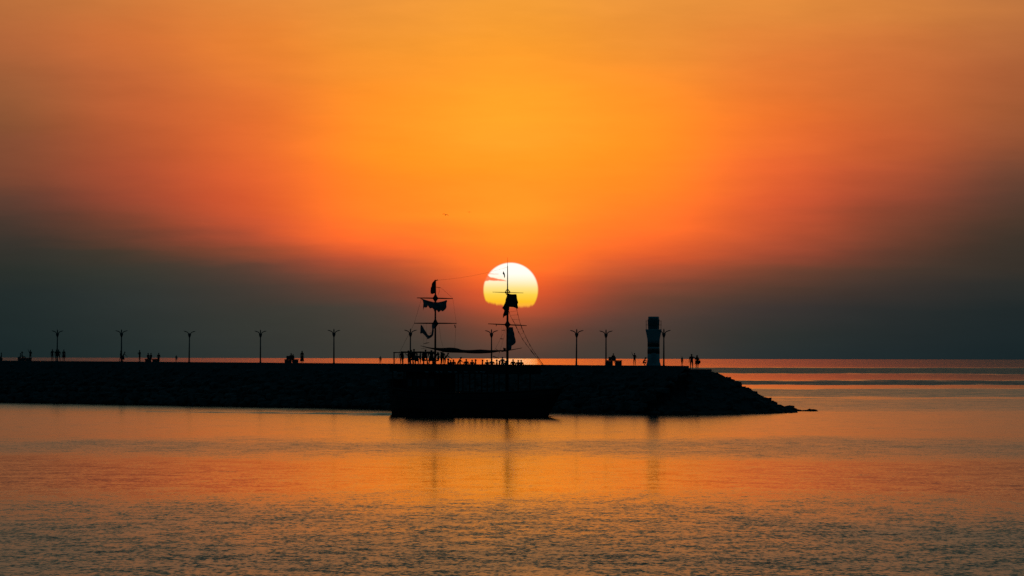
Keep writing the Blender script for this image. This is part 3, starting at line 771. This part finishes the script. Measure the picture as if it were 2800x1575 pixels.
rope([ypos(1243, 888, S1), ypos(1245, 896, S1)], .07)
rope([ypos(1200, 886, S1), ypos(1206, 930, S1), ypos(1214, 957, S1)], .012)
rope([ypos(1358, 888, S2), ypos(1356, 892, S2)], .05)
for px0, py0, px1, py1, r in [(1158, 940, 1174, 936.5, .05), (1151, 953.2, 1166, 952.2, .022), (1372, 903.5, 1382, 902.5, .05), (1367, 926, 1376.5, 927.2, .055), (1175, 912, 1178, 910, .05)]:
    a, b = sp(px0, py0, -.6), sp(px1, py1, -.6)
    MB().tube([a, (a + b) / 2, b], [r * .5, r, r * .5], 6).build('tackle_block', m_wood, ship)
    pm = (px0 + px1) / 2; rope([(a + b) / 2, ypos(pm, 884.3, S1) if pm < 1260 else ypos(pm, 887, S2)], .006)
# two forestays hung with tatters of netting, running down to the bow
bowpt = Vector((17.6, 0, 3.7))
stay1 = [Vector((S2, 0, z_of(1387.6, 832))), sp(1391, 850), sp(1396, 865), sp(1407, 884), sp(1418, 908), sp(1429, 928), sp(1442, 946), sp(1456, 964), sp(1468, 980), sp(1482, 998), bowpt]
stay2 = [Vector((S2, 0, z_of(1387.6, 803))), sp(1413, 845), sp(1416, 860), sp(1421, 880), sp(1427, 897), sp(1434, 913), sp(1442, 930), sp(1450, 945), sp(1459, 960), sp(1470, 976), sp(1484, 996), bowpt + Vector((.2, 0, .1))]
rq = random.Random(5)
for st in (stay1, stay2):
    P_ = []
    for a, b in zip(st, st[1:]):
        for k in range(4): P_.append(a.lerp(b, k / 4))
    P_.append(st[-1])
    MB().tube(P_, [0.035 * rq.choice([.5, .6, .8, 1.2, 1.6]) for _ in P_], 5).build('forestay', m_rope, ship)
for k in range(12):
    f = 0.12 + k * 0.062
    def along(st, f):
        x = f * (len(st) - 1); i = min(int(x), len(st) - 2); return st[i].lerp(st[i + 1], x - i)
    rope([along(stay1, f), along(stay2, f * 1.02)], .012)
# shrouds from the fore mast head to the near rail
for px in (1372, 1401): rope([(S2, 0, z_of(1388, 890)), (S2 + (px - 1388) * .06, -2.6, 6.4)], .010)
# bow wave and wake: low ridges of water
def ridge(path, h, w, name='wake'):
    q = MB()
    for i, (x, y, f) in enumerate(path):
        a = path[max(i - 1, 0)]; b = path[min(i + 1, len(path) - 1)]
        d = Vector((b[0] - a[0], b[1] - a[1], 0)).normalized(); nn = Vector((-d.y, d.x, 0))
        for k, zf in ((-1.6, 0), (-.8, .35), (0, 1), (.8, .35), (1.6, 0)):
            q.v.append((x + nn.x * k * w, y + nn.y * k * w, h * f * zf - 0.02))
    for i in range(len(path) - 1):
        for k in range(4): q.f.append((i * 5 + k, i * 5 + k + 1, i * 5 + k + 6, i * 5 + k + 5))
    return q.build(name, wm, None, True, 'structure')
def shw(s, y):
    v = Matrix.Rotation(-TH, 3, 'Z') @ Vector((s, y, 0)); return (v.x + SX0, v.y + SY0)
ridge([shw(-12.0 - 3 * i, -1.8 - .22 * i - .1 * math.sin(i * 2.1)) + (math.exp(-i * .06) * (1 + .25 * math.sin(i * 1.7)),) for i in range(18)], .26, .75)
ridge([shw(-12.0 - 3 * i, 1.8 + .22 * i) + (math.exp(-i * .06),) for i in range(18)], .22, .75)
ridge([shw(15.9 - 2.2 * i, -.25 - 1.45 * i ** .8) + (math.exp(-i * .10) * min(1, .4 + i * .3),) for i in range(13)], .30, .55)
ridge([shw(15.9 - 2.2 * i, .25 + 1.45 * i ** .8) + (math.exp(-i * .10) * min(1, .4 + i * .3),) for i in range(13)], .30, .55)

# ------------------------------------------------------------------ people
CLOTH = [mat('cloth_%s' % nm, c, 0.9, var=0.15) for nm, c in (('navy', (0.02, 0.03, 0.06)), ('charcoal', (0.03, 0.035, 0.035)), ('grey', (0.12, 0.13, 0.13)), ('olive', (0.05, 0.06, 0.03)), ('maroon', (0.08, 0.02, 0.02)), ('pale', (0.4, 0.42, 0.42)))]
m_skin = mat('skin', (0.28, 0.17, 0.12), 0.6, var=0.08)
m_hair = mat('dark_hair', (0.012, 0.010, 0.009), 0.6, var=0.2)
m_shoe = mat('dark_shoes', (0.03, 0.03, 0.03), 0.7, var=0.2)
V = Vector
def stand(stance=0.0):
    j = dict(pel=V((0, 0, .96)), spi=V((0, .01, 1.14)), che=V((0, 0, 1.34)), nec=V((0, .01, 1.49)), hdb=V((0, .025, 1.56)), hdm=V((0, .03, 1.645)), hdt=V((0, .02, 1.735)), nos=V((0, .125, 1.63)))
    for s, c in ((-1, 'L'), (1, 'R')):
        j['sho' + c] = V((s * .175, 0, 1.42)); j['elb' + c] = V((s * .235, -.03, 1.13)); j['wri' + c] = V((s * .25, .06, .88)); j['pal' + c] = V((s * .25, .085, .80))
        j['hip' + c] = V((s * .085, 0, .91)); j['kne' + c] = V((s * .10, .02 + s * stance * .5, .50)); j['ank' + c] = V((s * .105, -.03 + s * stance, .09)); j['toe' + c] = V((s * .125, .14 + s * stance, .035))
    return j
def pose(kind):
    j = stand()
    def arm(c, elb, wri, pal): j['elb' + c], j['wri' + c], j['pal' + c] = V(elb), V(wri), V(pal)
    if kind == 'walk':
        j = stand(0.24)
        j['elbL'], j['wriL'], j['palL'] = V((-.24, -.12, 1.15)), V((-.25, -.08, .90)), V((-.25, -.06, .82))
        j['elbR'], j['wriR'], j['palR'] = V((.23, .07, 1.14)), V((.24, .22, .95)), V((.24, .26, .88))
    elif kind == 'apart':
        for s, c in ((-1, 'L'), (1, 'R')):
            j['kne' + c].x = s * .16; j['ank' + c].x = s * .22; j['toe' + c].x = s * .26
            j['elb' + c] = V((s * .30, -.05, 1.17)); j['wri' + c] = V((s * .20, .10, 1.0)); j['pal' + c] = V((s * .15, .13, .96))
    elif kind == 'arm_up':
        arm('L', (-.30, .10, 1.55), (-.36, .16, 1.76), (-.38, .17, 1.84))
        arm('R', (.24, .02, 1.14), (.14, .20, 1.12), (.08, .24, 1.13))
    elif kind == 'reach':
        arm('R', (.40, .06, 1.28), (.60, .12, 1.16), (.68, .14, 1.13))
    elif kind == 'phone':
        arm('R', (.24, .04, 1.13), (.16, .22, 1.26), (.13, .26, 1.33))
        arm('L', (-.24, .04, 1.13), (-.16, .22, 1.24), (-.12, .26, 1.30))
    elif kind == 'lean':
        for k in ('spi', 'che', 'nec', 'hdb', 'hdm', 'hdt', 'nos', 'shoL', 'shoR', 'elbL', 'elbR', 'wriL', 'wriR', 'palL', 'palR'):
            h = j[k].z - .96; j[k].y += h * .45; j[k].z -= abs(h) * .10
        for s, c in ((-1, 'L'), (1, 'R')):
            j['elb' + c] = V((s * .24, .42, 1.12)); j['wri' + c] = V((s * .2, .60, .98)); j['pal' + c] = V((s * .2, .66, .93))
    elif kind == 'sit':
        for k in list(j): j[k].z -= .42
        for s, c in ((-1, 'L'), (1, 'R')):
            j['hip' + c] = V((s * .09, .03, .51)); j['kne' + c] = V((s * .12, .46, .53)); j['ank' + c] = V((s * .12, .44, .09)); j['toe' + c] = V((s * .13, .60, .035))
            j['elb' + c] = V((s * .24, .06, .74)); j['wri' + c] = V((s * .15, .28, .62)); j['pal' + c] = V((s * .13, .36, .61))
    elif kind == 'floor':           # sitting on the planks, knees up
        for k in list(j): j[k].z -= .80
        for k in ('che', 'nec', 'hdb', 'hdm', 'hdt', 'nos', 'shoL', 'shoR'): j[k].y -= .06
        for s, c in ((-1, 'L'), (1, 'R')):
            j['hip' + c] = V((s * .09, .04, .13)); j['kne' + c] = V((s * .14, .40, .46)); j['ank' + c] = V((s * .13, .62, .09)); j['toe' + c] = V((s * .14, .76, .05))
            j['elb' + c] = V((s * .26, .10, .38)); j['wri' + c] = V((s * .14, .34, .44)); j['pal' + c] = V((s * .08, .40, .42))
    elif kind == 'crouch':
        for k in list(j): j[k].z -= .58
        for k in ('spi', 'che', 'nec', 'hdb', 'hdm', 'hdt', 'nos', 'shoL', 'shoR'):
            h = j[k].z - .38; j[k].y += h * .45; j[k].z -= h * .10
        for s, c in ((-1, 'L'), (1, 'R')):
            j['hip' + c] = V((s * .10, .02, .36)); j['kne' + c] = V((s * .17, .40, .48)); j['ank' + c] = V((s * .13, .12, .10)); j['toe' + c] = V((s * .15, .30, .035))
            j['elb' + c] = V((s * .27, .38, .62)); j['wri' + c] = V((s * .14, .58, .58)); j['pal' + c] = V((s * .10, .65, .57))
    return j
RAD = dict(pel=(.15, .115), spi=(.135, .10), che=(.165, .115), nec=(.055, .055), hdb=(.07, .08), hdm=(.078, .095), hdt=(.05, .06), nos=(.012, .012), sho=(.065, .065), elb=(.044, .044), wri=(.029, .029), pal=(.036, .02), hip=(.088, .095), kne=(.06, .06), ank=(.042, .042), toe=(.042, .03), fin=(.0095, .0095))
def person_mesh(kind, top, legs, bare_arms=True, bare_legs=False):
    j = pose(kind); names = []; co = []; ed = []
    def add(nm, p): names.append(nm); co.append(p); return len(co) - 1
    idx = {k: add(k, p) for k, p in j.items()}
    def e(a, b): ed.append((idx[a], idx[b]))
    for a, b in (('pel', 'spi'), ('spi', 'che'), ('che', 'nec'), ('nec', 'hdb'), ('hdb', 'hdm'), ('hdm', 'hdt'), ('hdm', 'nos')): e(a, b)
    for c in 'LR':
        for a, b in (('che', 'sho'), ('sho', 'elb'), ('elb', 'wri'), ('wri', 'pal'), ('hip', 'kne'), ('kne', 'ank'), ('ank', 'toe')): e(a if a == 'che' else a + c, b + c)
        e('pel', 'hip' + c)
        d = (j['pal' + c] - j['wri' + c]).normalized(); side = d.cross(V((1, 0, 0)))
        side = side.normalized() if side.length > .1 else V((0, 1, 0)); nrm_ = d.cross(side)
        for k, (o_, l_) in enumerate(((-.028, .070), (-.009, .080), (.010, .075), (.028, .060))):
            r = add('fin', j['pal' + c] + d * .035 + side * o_); t_ = add('fin', j['pal' + c] + d * (.035 + l_ * .55) + side * o_ * 1.1 + nrm_ * .008); u_ = add('fin', j['pal' + c] + d * (.035 + l_ * .9) + side * o_ * 1.1 + nrm_ * .03)
            ed += [(idx['pal' + c], r), (r, t_), (t_, u_)]
        r = add('fin', j['pal' + c] - d * .01 + side * .042); t_ = add('fin', j['pal' + c] + d * .03 + side * .068)
        ed += [(idx['pal' + c], r), (r, t_)]
    me = bpy.data.meshes.new('tmp'); me.from_pydata(co, ed, [])
    o = bpy.data.objects.new('tmp', me); C.objects.link(o)
    sk = o.modifiers.new('skin', 'SKIN'); sk.use_smooth_shade = True
    for nm, sv in zip(names, me.skin_vertices[0].data):
        k = nm[:3]; sv.radius = RAD[k]; sv.use_root = (nm == 'pel')
    sb = o.modifiers.new('sub', 'SUBSURF'); sb.levels = 1; sb.render_levels = 1
    dg = bpy.context.evaluated_depsgraph_get()
    out = bpy.data.meshes.new_from_object(o.evaluated_get(dg)); out.name = 'person_' + kind
    bpy.data.objects.remove(o); bpy.data.meshes.remove(me)
    out.materials.clear()
    for m_ in (m_skin, top, legs, m_shoe): out.materials.append(m_)
    # dress the figure: every face takes the cloth of its nearest joint
    segs = []
    def mid(a, b, f): return j[a].lerp(j[b], f)
    for nm, p in j.items():
        k = nm[:3]
        mi = {'pel': 2, 'spi': 1, 'che': 1, 'nec': 0, 'hdb': 0, 'hdm': 0, 'hdt': 0, 'nos': 0, 'sho': 1, 'elb': 0 if bare_arms else 1, 'wri': 0, 'pal': 0, 'hip': 2, 'kne': 0 if bare_legs else 2, 'ank': 0 if bare_legs else 2, 'toe': 3}[k]
        segs.append((p, mi))
    for c in 'LR':
        segs.append((mid('sho' + c, 'elb' + c, .4), 1)); segs.append((mid('hip' + c, 'kne' + c, .5), 2)); segs.append((mid('kne' + c, 'ank' + c, .5), 0 if bare_legs else 2))
    for f in out.polygons:
        cc = f.center; f.material_index = min(segs, key=lambda s_: (s_[0] - cc).length_squared)[1]; f.use_smooth = True
    return out, j
BODY = {}
def body(kind, top=1, legs=1, bare_legs=False):
    key = (kind, top, legs, bare_legs)
    if key not in BODY: BODY[key] = person_mesh(kind, CLOTH[top], CLOTH[legs], True, bare_legs)
    return BODY[key]
def blob(center, r, name, m_, parent, n1=10, n2=7):
    q = MB(); q.lathe([(max(.004, r[0] * math.sin(math.pi * i / n2)), -r[2] * math.cos(math.pi * i / n2)) for i in range(n2 + 1)], n1)
    q.v = [(x + center.x, y * r[1] / r[0] + center.y, z + center.z) for x, y, z in q.v]
    return q.build(name, m_, parent, True)
def person(loc_, rz, kind, label, h=1.0, top=1, legs=1, bare_legs=False, hair='short', skirt=None, hat=False, bag=None, group=None, wide=1.0):
    me, j = body(kind, top, legs, bare_legs)
    o = bpy.data.objects.new('person', me); C.objects.link(o)
    o.location = loc_; o.rotation_euler = (0, 0, rz); o.scale = (h * wide, h * wide, h)
    tag(o, label, 'person', group)
    hd = j['hdm']
    blob(hd + V((0, -.018, .03)), (.095, .108, .095), 'hair', m_hair, o)
    if hair == 'long':
        MB().lathe([(.085, hd.z + .03), (.10, hd.z - .12), (.085, hd.z - .30), (.03, hd.z - .36)], 10, (hd.x, hd.y - .05)).build('hair', m_hair, o, True)
    if hat:
        MB().lathe([(.19, hd.z + .055), (.19, hd.z + .075), (.11, hd.z + .085), (.10, hd.z + .17), (.05, hd.z + .19)], 14, (hd.x, hd.y - .01)).build('hat', CLOTH[5] if hat == 'pale' else CLOTH[1], o, True)
    if skirt:
        p = j['pel']; MB().lathe([(.15, p.z + .10), (.19, p.z - .05), (.24, p.z - .28), (.30, max(skirt, .08))], 16, (p.x, p.y)).build('skirt', CLOTH[top], o, True)
    if bag:
        MB().box(bag[0] - .06, bag[0] + .06, bag[1] - .14, bag[1] + .14, bag[2] - .18, bag[2] + .16).tube([(bag[0], bag[1] - .08, bag[2] + .16), (bag[0], bag[1], bag[2] + .34), (bag[0], bag[1] + .08, bag[2] + .16)], .012, 5).build('bag', CLOTH[4], o)
    return o
# facing: local +Y is forward; rz = 0 looks away from the camera to the sun, pi looks at us, -pi/2 to the right
AWAY, TOWARD, RIGHT, LEFT = 0.0, math.pi, -math.pi / 2, math.pi / 2
G_P = 'people out on the breakwater'
def on_pier(px, w, kind, rz, label, dz=0.0, **kw):
    t = t_of_px(px, w); p = pier(t, w, deck_z(t) + dz)
    return person(p, rz, kind, label, group=G_P, **kw)
m_block = mat('bench_concrete', (0.12, 0.125, 0.125), 0.9, var=0.25, nscale=2.0, bump=0.3)
def concrete_bench(px, w, width, seat, back, label, gap=(.35, .55), rz=0.0, backspan=(0.1, 0.7)):
    t = t_of_px(px, w); p = pier(t, w, deck_z(t))
    o = thing('concrete_bench', label, 'bench', p, rz, 'concrete benches on the breakwater')
    h = width / 2
    g0, g1 = -h + gap[0] * width, -h + gap[1] * width
    MB().box(-h, g0, -.45, .45, 0, seat - .14).build('pedestal', m_block, o)
    MB().box(g1, h, -.45, .45, 0, seat - .14).build('pedestal', m_block, o)
    MB().box(-h - .04, h + .04, -.5, .5, seat - .137, seat).build('seat', m_block, o)
    if back: MB().box(-h + backspan[0] * width, -h + backspan[1] * width, .2, .46, seat + .003, seat + back).build('backrest', m_block, o)
    return p
def px_m(px, w):                      # metres per photograph pixel at that spot
    t = t_of_px(px, w); return pier(t, w).y / FPX
# --- left end
k = px_m(5, -1)
concrete_bench(-6, -1.0, 1.5, .45, .40, 'concrete bench cut off by the left edge of the picture')
on_pier(4, -1.0, 'sit', LEFT, 'person seated at the extreme left edge of the breakwater', top=1)
concrete_bench(68, -1.0, 36 * px_m(68, -1), .52, .0, 'long low concrete bench left of the leftmost street lamp', gap=(.48, .52))
on_pier(60, -1.25, 'sit', RIGHT, 'person in a flat hat seated on the bench near the left edge', hat=True, top=0, h=1.03, wide=1.15, dz=.08)
on_pier(56, -1.0, 'sit', LEFT, 'seated figure half hidden behind the person in the flat hat', top=1, h=.92, dz=.06)
on_pier(83, -0.2, 'arm_up', AWAY, 'person with one arm raised at the right end of the leftmost bench', top=1, h=1.05)
on_pier(143, -.2, 'reach', RIGHT * .2, 'leftmost of the group round the first lamp, reaching towards the others', top=0, legs=1, h=1.10)
on_pier(154, .6, 'walk', TOWARD, 'person walking out from the foot of the leftmost lamp', top=1, h=1.07)
on_pier(160, -.4, 'apart', AWAY, 'broad dark figure in the middle of the group under the leftmost lamp', top=1, h=1.08, wide=1.12)
on_pier(174.5, -.2, 'stand', AWAY, 'person in a long coat standing alone right of the leftmost lamp', top=1, h=1.08, skirt=.55)
# --- second lamp
on_pier(330, .8, 'walk', RIGHT, 'person stepping right in front of the second lamp', top=1, h=1.0)
on_pier(336, .4, 'lean', RIGHT, 'person bending forward just right of the second lamp', top=0, h=.95, skirt=.35)
on_pier(382, .2, 'phone', LEFT * .6, 'person holding a phone up between the second lamp and the double bench', top=1, h=1.05, legs=4)
concrete_bench(416, -1.0, 38 * px_m(416, -1), .50, .0, 'concrete bench holding three people left of the third lamp', gap=(.42, .52))
on_pier(405, -1.0, 'sit', RIGHT * .4, 'left one of the three people on the middle-left bench', top=0, wide=1.15, dz=.06)
on_pier(413, -.8, 'sit', LEFT * .5, 'middle one of the three people on the middle-left bench', top=1, dz=.06)
on_pier(434, -1.0, 'sit', TOWARD, 'right one of the three on the middle-left bench, sitting apart', top=1, h=1.04, dz=.05)
on_pier(482, -3.0, 'stand', AWAY, 'small child standing alone left of the third lamp', top=0, legs=5, h=.60, bare_legs=True, wide=1.2)
# --- bench in the middle
concrete_bench(797, -.6, 37 * px_m(797, -.6), .56, .52, 'stepped concrete bench with two people on it, right of the fourth lamp', gap=(.50, .56), backspan=(.12, .70))
on_pier(796, -.9, 'sit', RIGHT * .3, 'seated figure with a bulky back on the stepped bench', top=1, h=1.0, wide=1.3, dz=.12)
on_pier(802, -.7, 'sit', LEFT * .8, 'second figure huddled against the first on the stepped bench', top=1, h=.88, wide=1.2, dz=.12)
on_pier(826, -.2, 'stand', AWAY, 'robed figure standing right of the stepped bench', top=1, h=1.05, skirt=.28, hair='long')
on_pier(1040, -3.0, 'stand', AWAY, 'small child standing just left of the stern of the ship', top=1, legs=5, h=.62, bare_legs=True, wide=1.2)
# --- right of the ship
concrete_bench(1679, -1.0, 42 * px_m(1679, -1), .72, .46, 'concrete bench with a gap beneath it left of the beacon tower', gap=(.42, .56), backspan=(.14, .62))
on_pier(1677, -1.25, 'sit', AWAY, 'person seated high on the bench left of the beacon tower', top=1, h=1.04, dz=.28)
on_pier(1735, -.8, 'arm_up', AWAY, 'slim person raising a hand between the bench and the beacon tower', top=0, h=.98, legs=1)
on_pier(1758, -.4, 'crouch', RIGHT, 'person crouching at the left foot of the beacon tower', top=1, h=1.05, wide=1.15, bag=None)
on_pier(1865, -1.5, 'stand', RIGHT * .4, 'small child in pale top right of the rightmost lamp', top=2, legs=1, h=.72, bare_legs=True)
def on_head(px, py, kind, rz, label, **kw):
    Y = hc.y - 1.0; p = at(px, py, Y); p.z = HTOP + .32; kw['h'] = kw['h'] * 1.06; kw['wide'] = 1.15
    return person(p, rz, kind, label, group=G_P, **kw)
on_head(1891, 1003, 'reach', AWAY, 'taller of the couple at the end of the breakwater, in shorts, reaching across', top=0, legs=1, h=1.10, bare_legs=True)
on_head(1906, 1003, 'stand', RIGHT * .3, 'long-haired one of the couple at the breakwater end, bag on hip', top=1, legs=1, h=1.02, hair='long', skirt=.62, bare_legs=True, bag=(.30, -.02, .92))

# --- aboard the ship
G_S = 'passengers aboard the ship'
def aboard(px, y, z, kind, rz, label, **kw):
    s = s_of(px, 985, y)
    w = Matrix.Rotation(-TH, 3, 'Z') @ Vector((s, y, 0)) + Vector((SX0, SY0, 0))
    kw['h'] = kw.get('h', 1.0) * 1.05; kw['wide'] = kw.get('wide', 1.0) * 1.12
    return person((w.x, w.y, z), rz, kind, label, group=G_S, **kw)
aboard(1098, -1.5, POOP, 'stand', AWAY, 'slim passenger standing under the awning frame at the stern', h=.95, top=0)
aboard(1117, -1.0, POOP, 'phone', LEFT, 'passenger facing left in the dark knot under the awning frame', h=1.0, wide=1.1)
aboard(1124, -1.6, POOP, 'apart', AWAY, 'broad passenger in the middle of the knot under the awning frame', h=1.04, wide=1.25)
aboard(1132, -.6, POOP, 'stand', AWAY, 'tallest passenger of the knot, head above the awning rail', h=1.10, wide=1.1, skirt=.5)
aboard(1140, -1.8, POOP, 'sit', TOWARD, 'passenger seated in front of the knot under the awning rail', h=1.05, wide=1.2, top=2)
aboard(1149, -1.2, POOP, 'stand', RIGHT, 'passenger under the right end of the awning rail', h=.94, wide=1.1, top=2)
aboard(1155, -.4, POOP, 'sit', RIGHT, 'passenger seated just right of the awning rail', h=1.05, wide=1.1, top=0)
aboard(1163.5, -1.4, POOP, 'apart', AWAY, 'passenger standing legs apart left of the after mast', h=1.06, top=0, bare_legs=True, wide=1.1)
aboard(1179.5, -1.4, POOP, 'apart', AWAY, 'passenger in a wide cloak close left of the after mast', h=1.02, skirt=.45, wide=1.25)
aboard(1188, -1.8, POOP, 'lean', RIGHT, 'passenger bent forward against the foot of the after mast', h=.92, wide=1.25)
aboard(1199, -1.0, POOP, 'sit', LEFT, 'passenger seated just right of the after mast', h=1.05, wide=1.25, top=3)
aboard(1206, -1.6, POOP, 'phone', RIGHT, 'passenger in olive standing right of the after mast', h=.90, top=3, wide=1.15)
aboard(1211, -.6, POOP, 'stand', AWAY, 'taller passenger behind the one in olive', h=.97, top=3)
aboard(1217, -1.8, POOP, 'lean', RIGHT, 'passenger leaning to the right at the break of the poop', h=.86, wide=1.2, top=3)
aboard(1225, -1.0, POOP - .67, 'sit', RIGHT, 'passenger seated below the break of the poop', h=1.05, wide=1.2)
for px, kind, h, rz, lab in [
        (1232, 'sit', .92, AWAY, 'leftmost low head along the upper deck rail'),
        (1240, 'sit', .98, AWAY, 'second head from the left along the upper deck rail'),
        (1252, 'lean', .95, RIGHT, 'passenger half standing and leaning right over the upper deck'),
        (1258, 'sit', .95, RIGHT, 'passenger in front of the one leaning over the upper deck'),
        (1275, 'sit', 1.02, AWAY, 'lone upright head right of the leaning passenger'),
        (1291, 'sit', .96, AWAY, 'left head of the pair below the furled sail'),
        (1300, 'sit', 1.0, RIGHT, 'right head of the pair below the furled sail'),
        (1319, 'sit', .97, RIGHT, 'passenger seated midway between the two masts'),
        (1332, 'sit', .95, AWAY, 'passenger with a rounded back left of the lamp between the masts'),
        (1344.5, 'sit', 1.02, AWAY, 'passenger in line with the lamp between the masts'),
        (1359, 'sit', .98, LEFT, 'passenger seated beside the standing one left of the fore mast'),
        (1365, 'sit', .90, RIGHT, 'low figure at the heels of the standing passenger'),
        (1374, 'stand', .92, AWAY, 'passenger standing close left of the fore mast'),
        (1383, 'sit', .88, AWAY, 'low figure right at the foot of the fore mast'),
        (1403, 'sit', 1.0, AWAY, 'passenger seated alone right of the fore mast'),
        (1417, 'sit', .95, AWAY, 'left one of the last two heads towards the bow'),
        (1425, 'sit', .95, AWAY, 'right one of the last two heads towards the bow')]:
    aboard(px, 0.35 if px > 1400 else -1.7, ROOF, kind, rz, lab, h=h, top=random.choice([0, 1, 1, 3]), wide=1.1)

# ------------------------------------------------------------------ two gulls far off
m_gull = mat('gull_feather', (0.05, 0.045, 0.04), 0.8, var=0.2)
def gull(px, py, Y, span, tilt, label):
    p = at(px, py, Y); o = thing('seagull', label, 'bird', p, 0, None); o.scale = (span,) * 3; o.rotation_euler = (0, tilt, 0)
    blob(V((0, 0, 0)), (.085, .24, .075), 'body', m_gull, o)
    for s in (1, -1):
        q = MB(); prof = [(0, .13, .02), (.18, .15, .12), (.34, .11, .08), (.50, .03, -.04)]
        for x, c_, z in prof: q.v += [(s * x, c_, z), (s * x, -c_, z), (s * x, 0, z + .06)]
        for i in range(3):
            a = i * 3; q.f += [(a, a + 3, a + 5, a + 2), (a + 2, a + 5, a + 4, a + 1), (a + 1, a + 4, a + 3, a)]
        q.f += [(0, 1, 2), (9, 11, 10)]
        q.build('wing', m_gull, o, True)
gull(1218, 588, 1000, 1.05, R(14), 'larger dark gull gliding up and left of the sun')
gull(1283, 580, 1900, 0.9, R(-6), 'tiny faint gull just above and left of the sun')
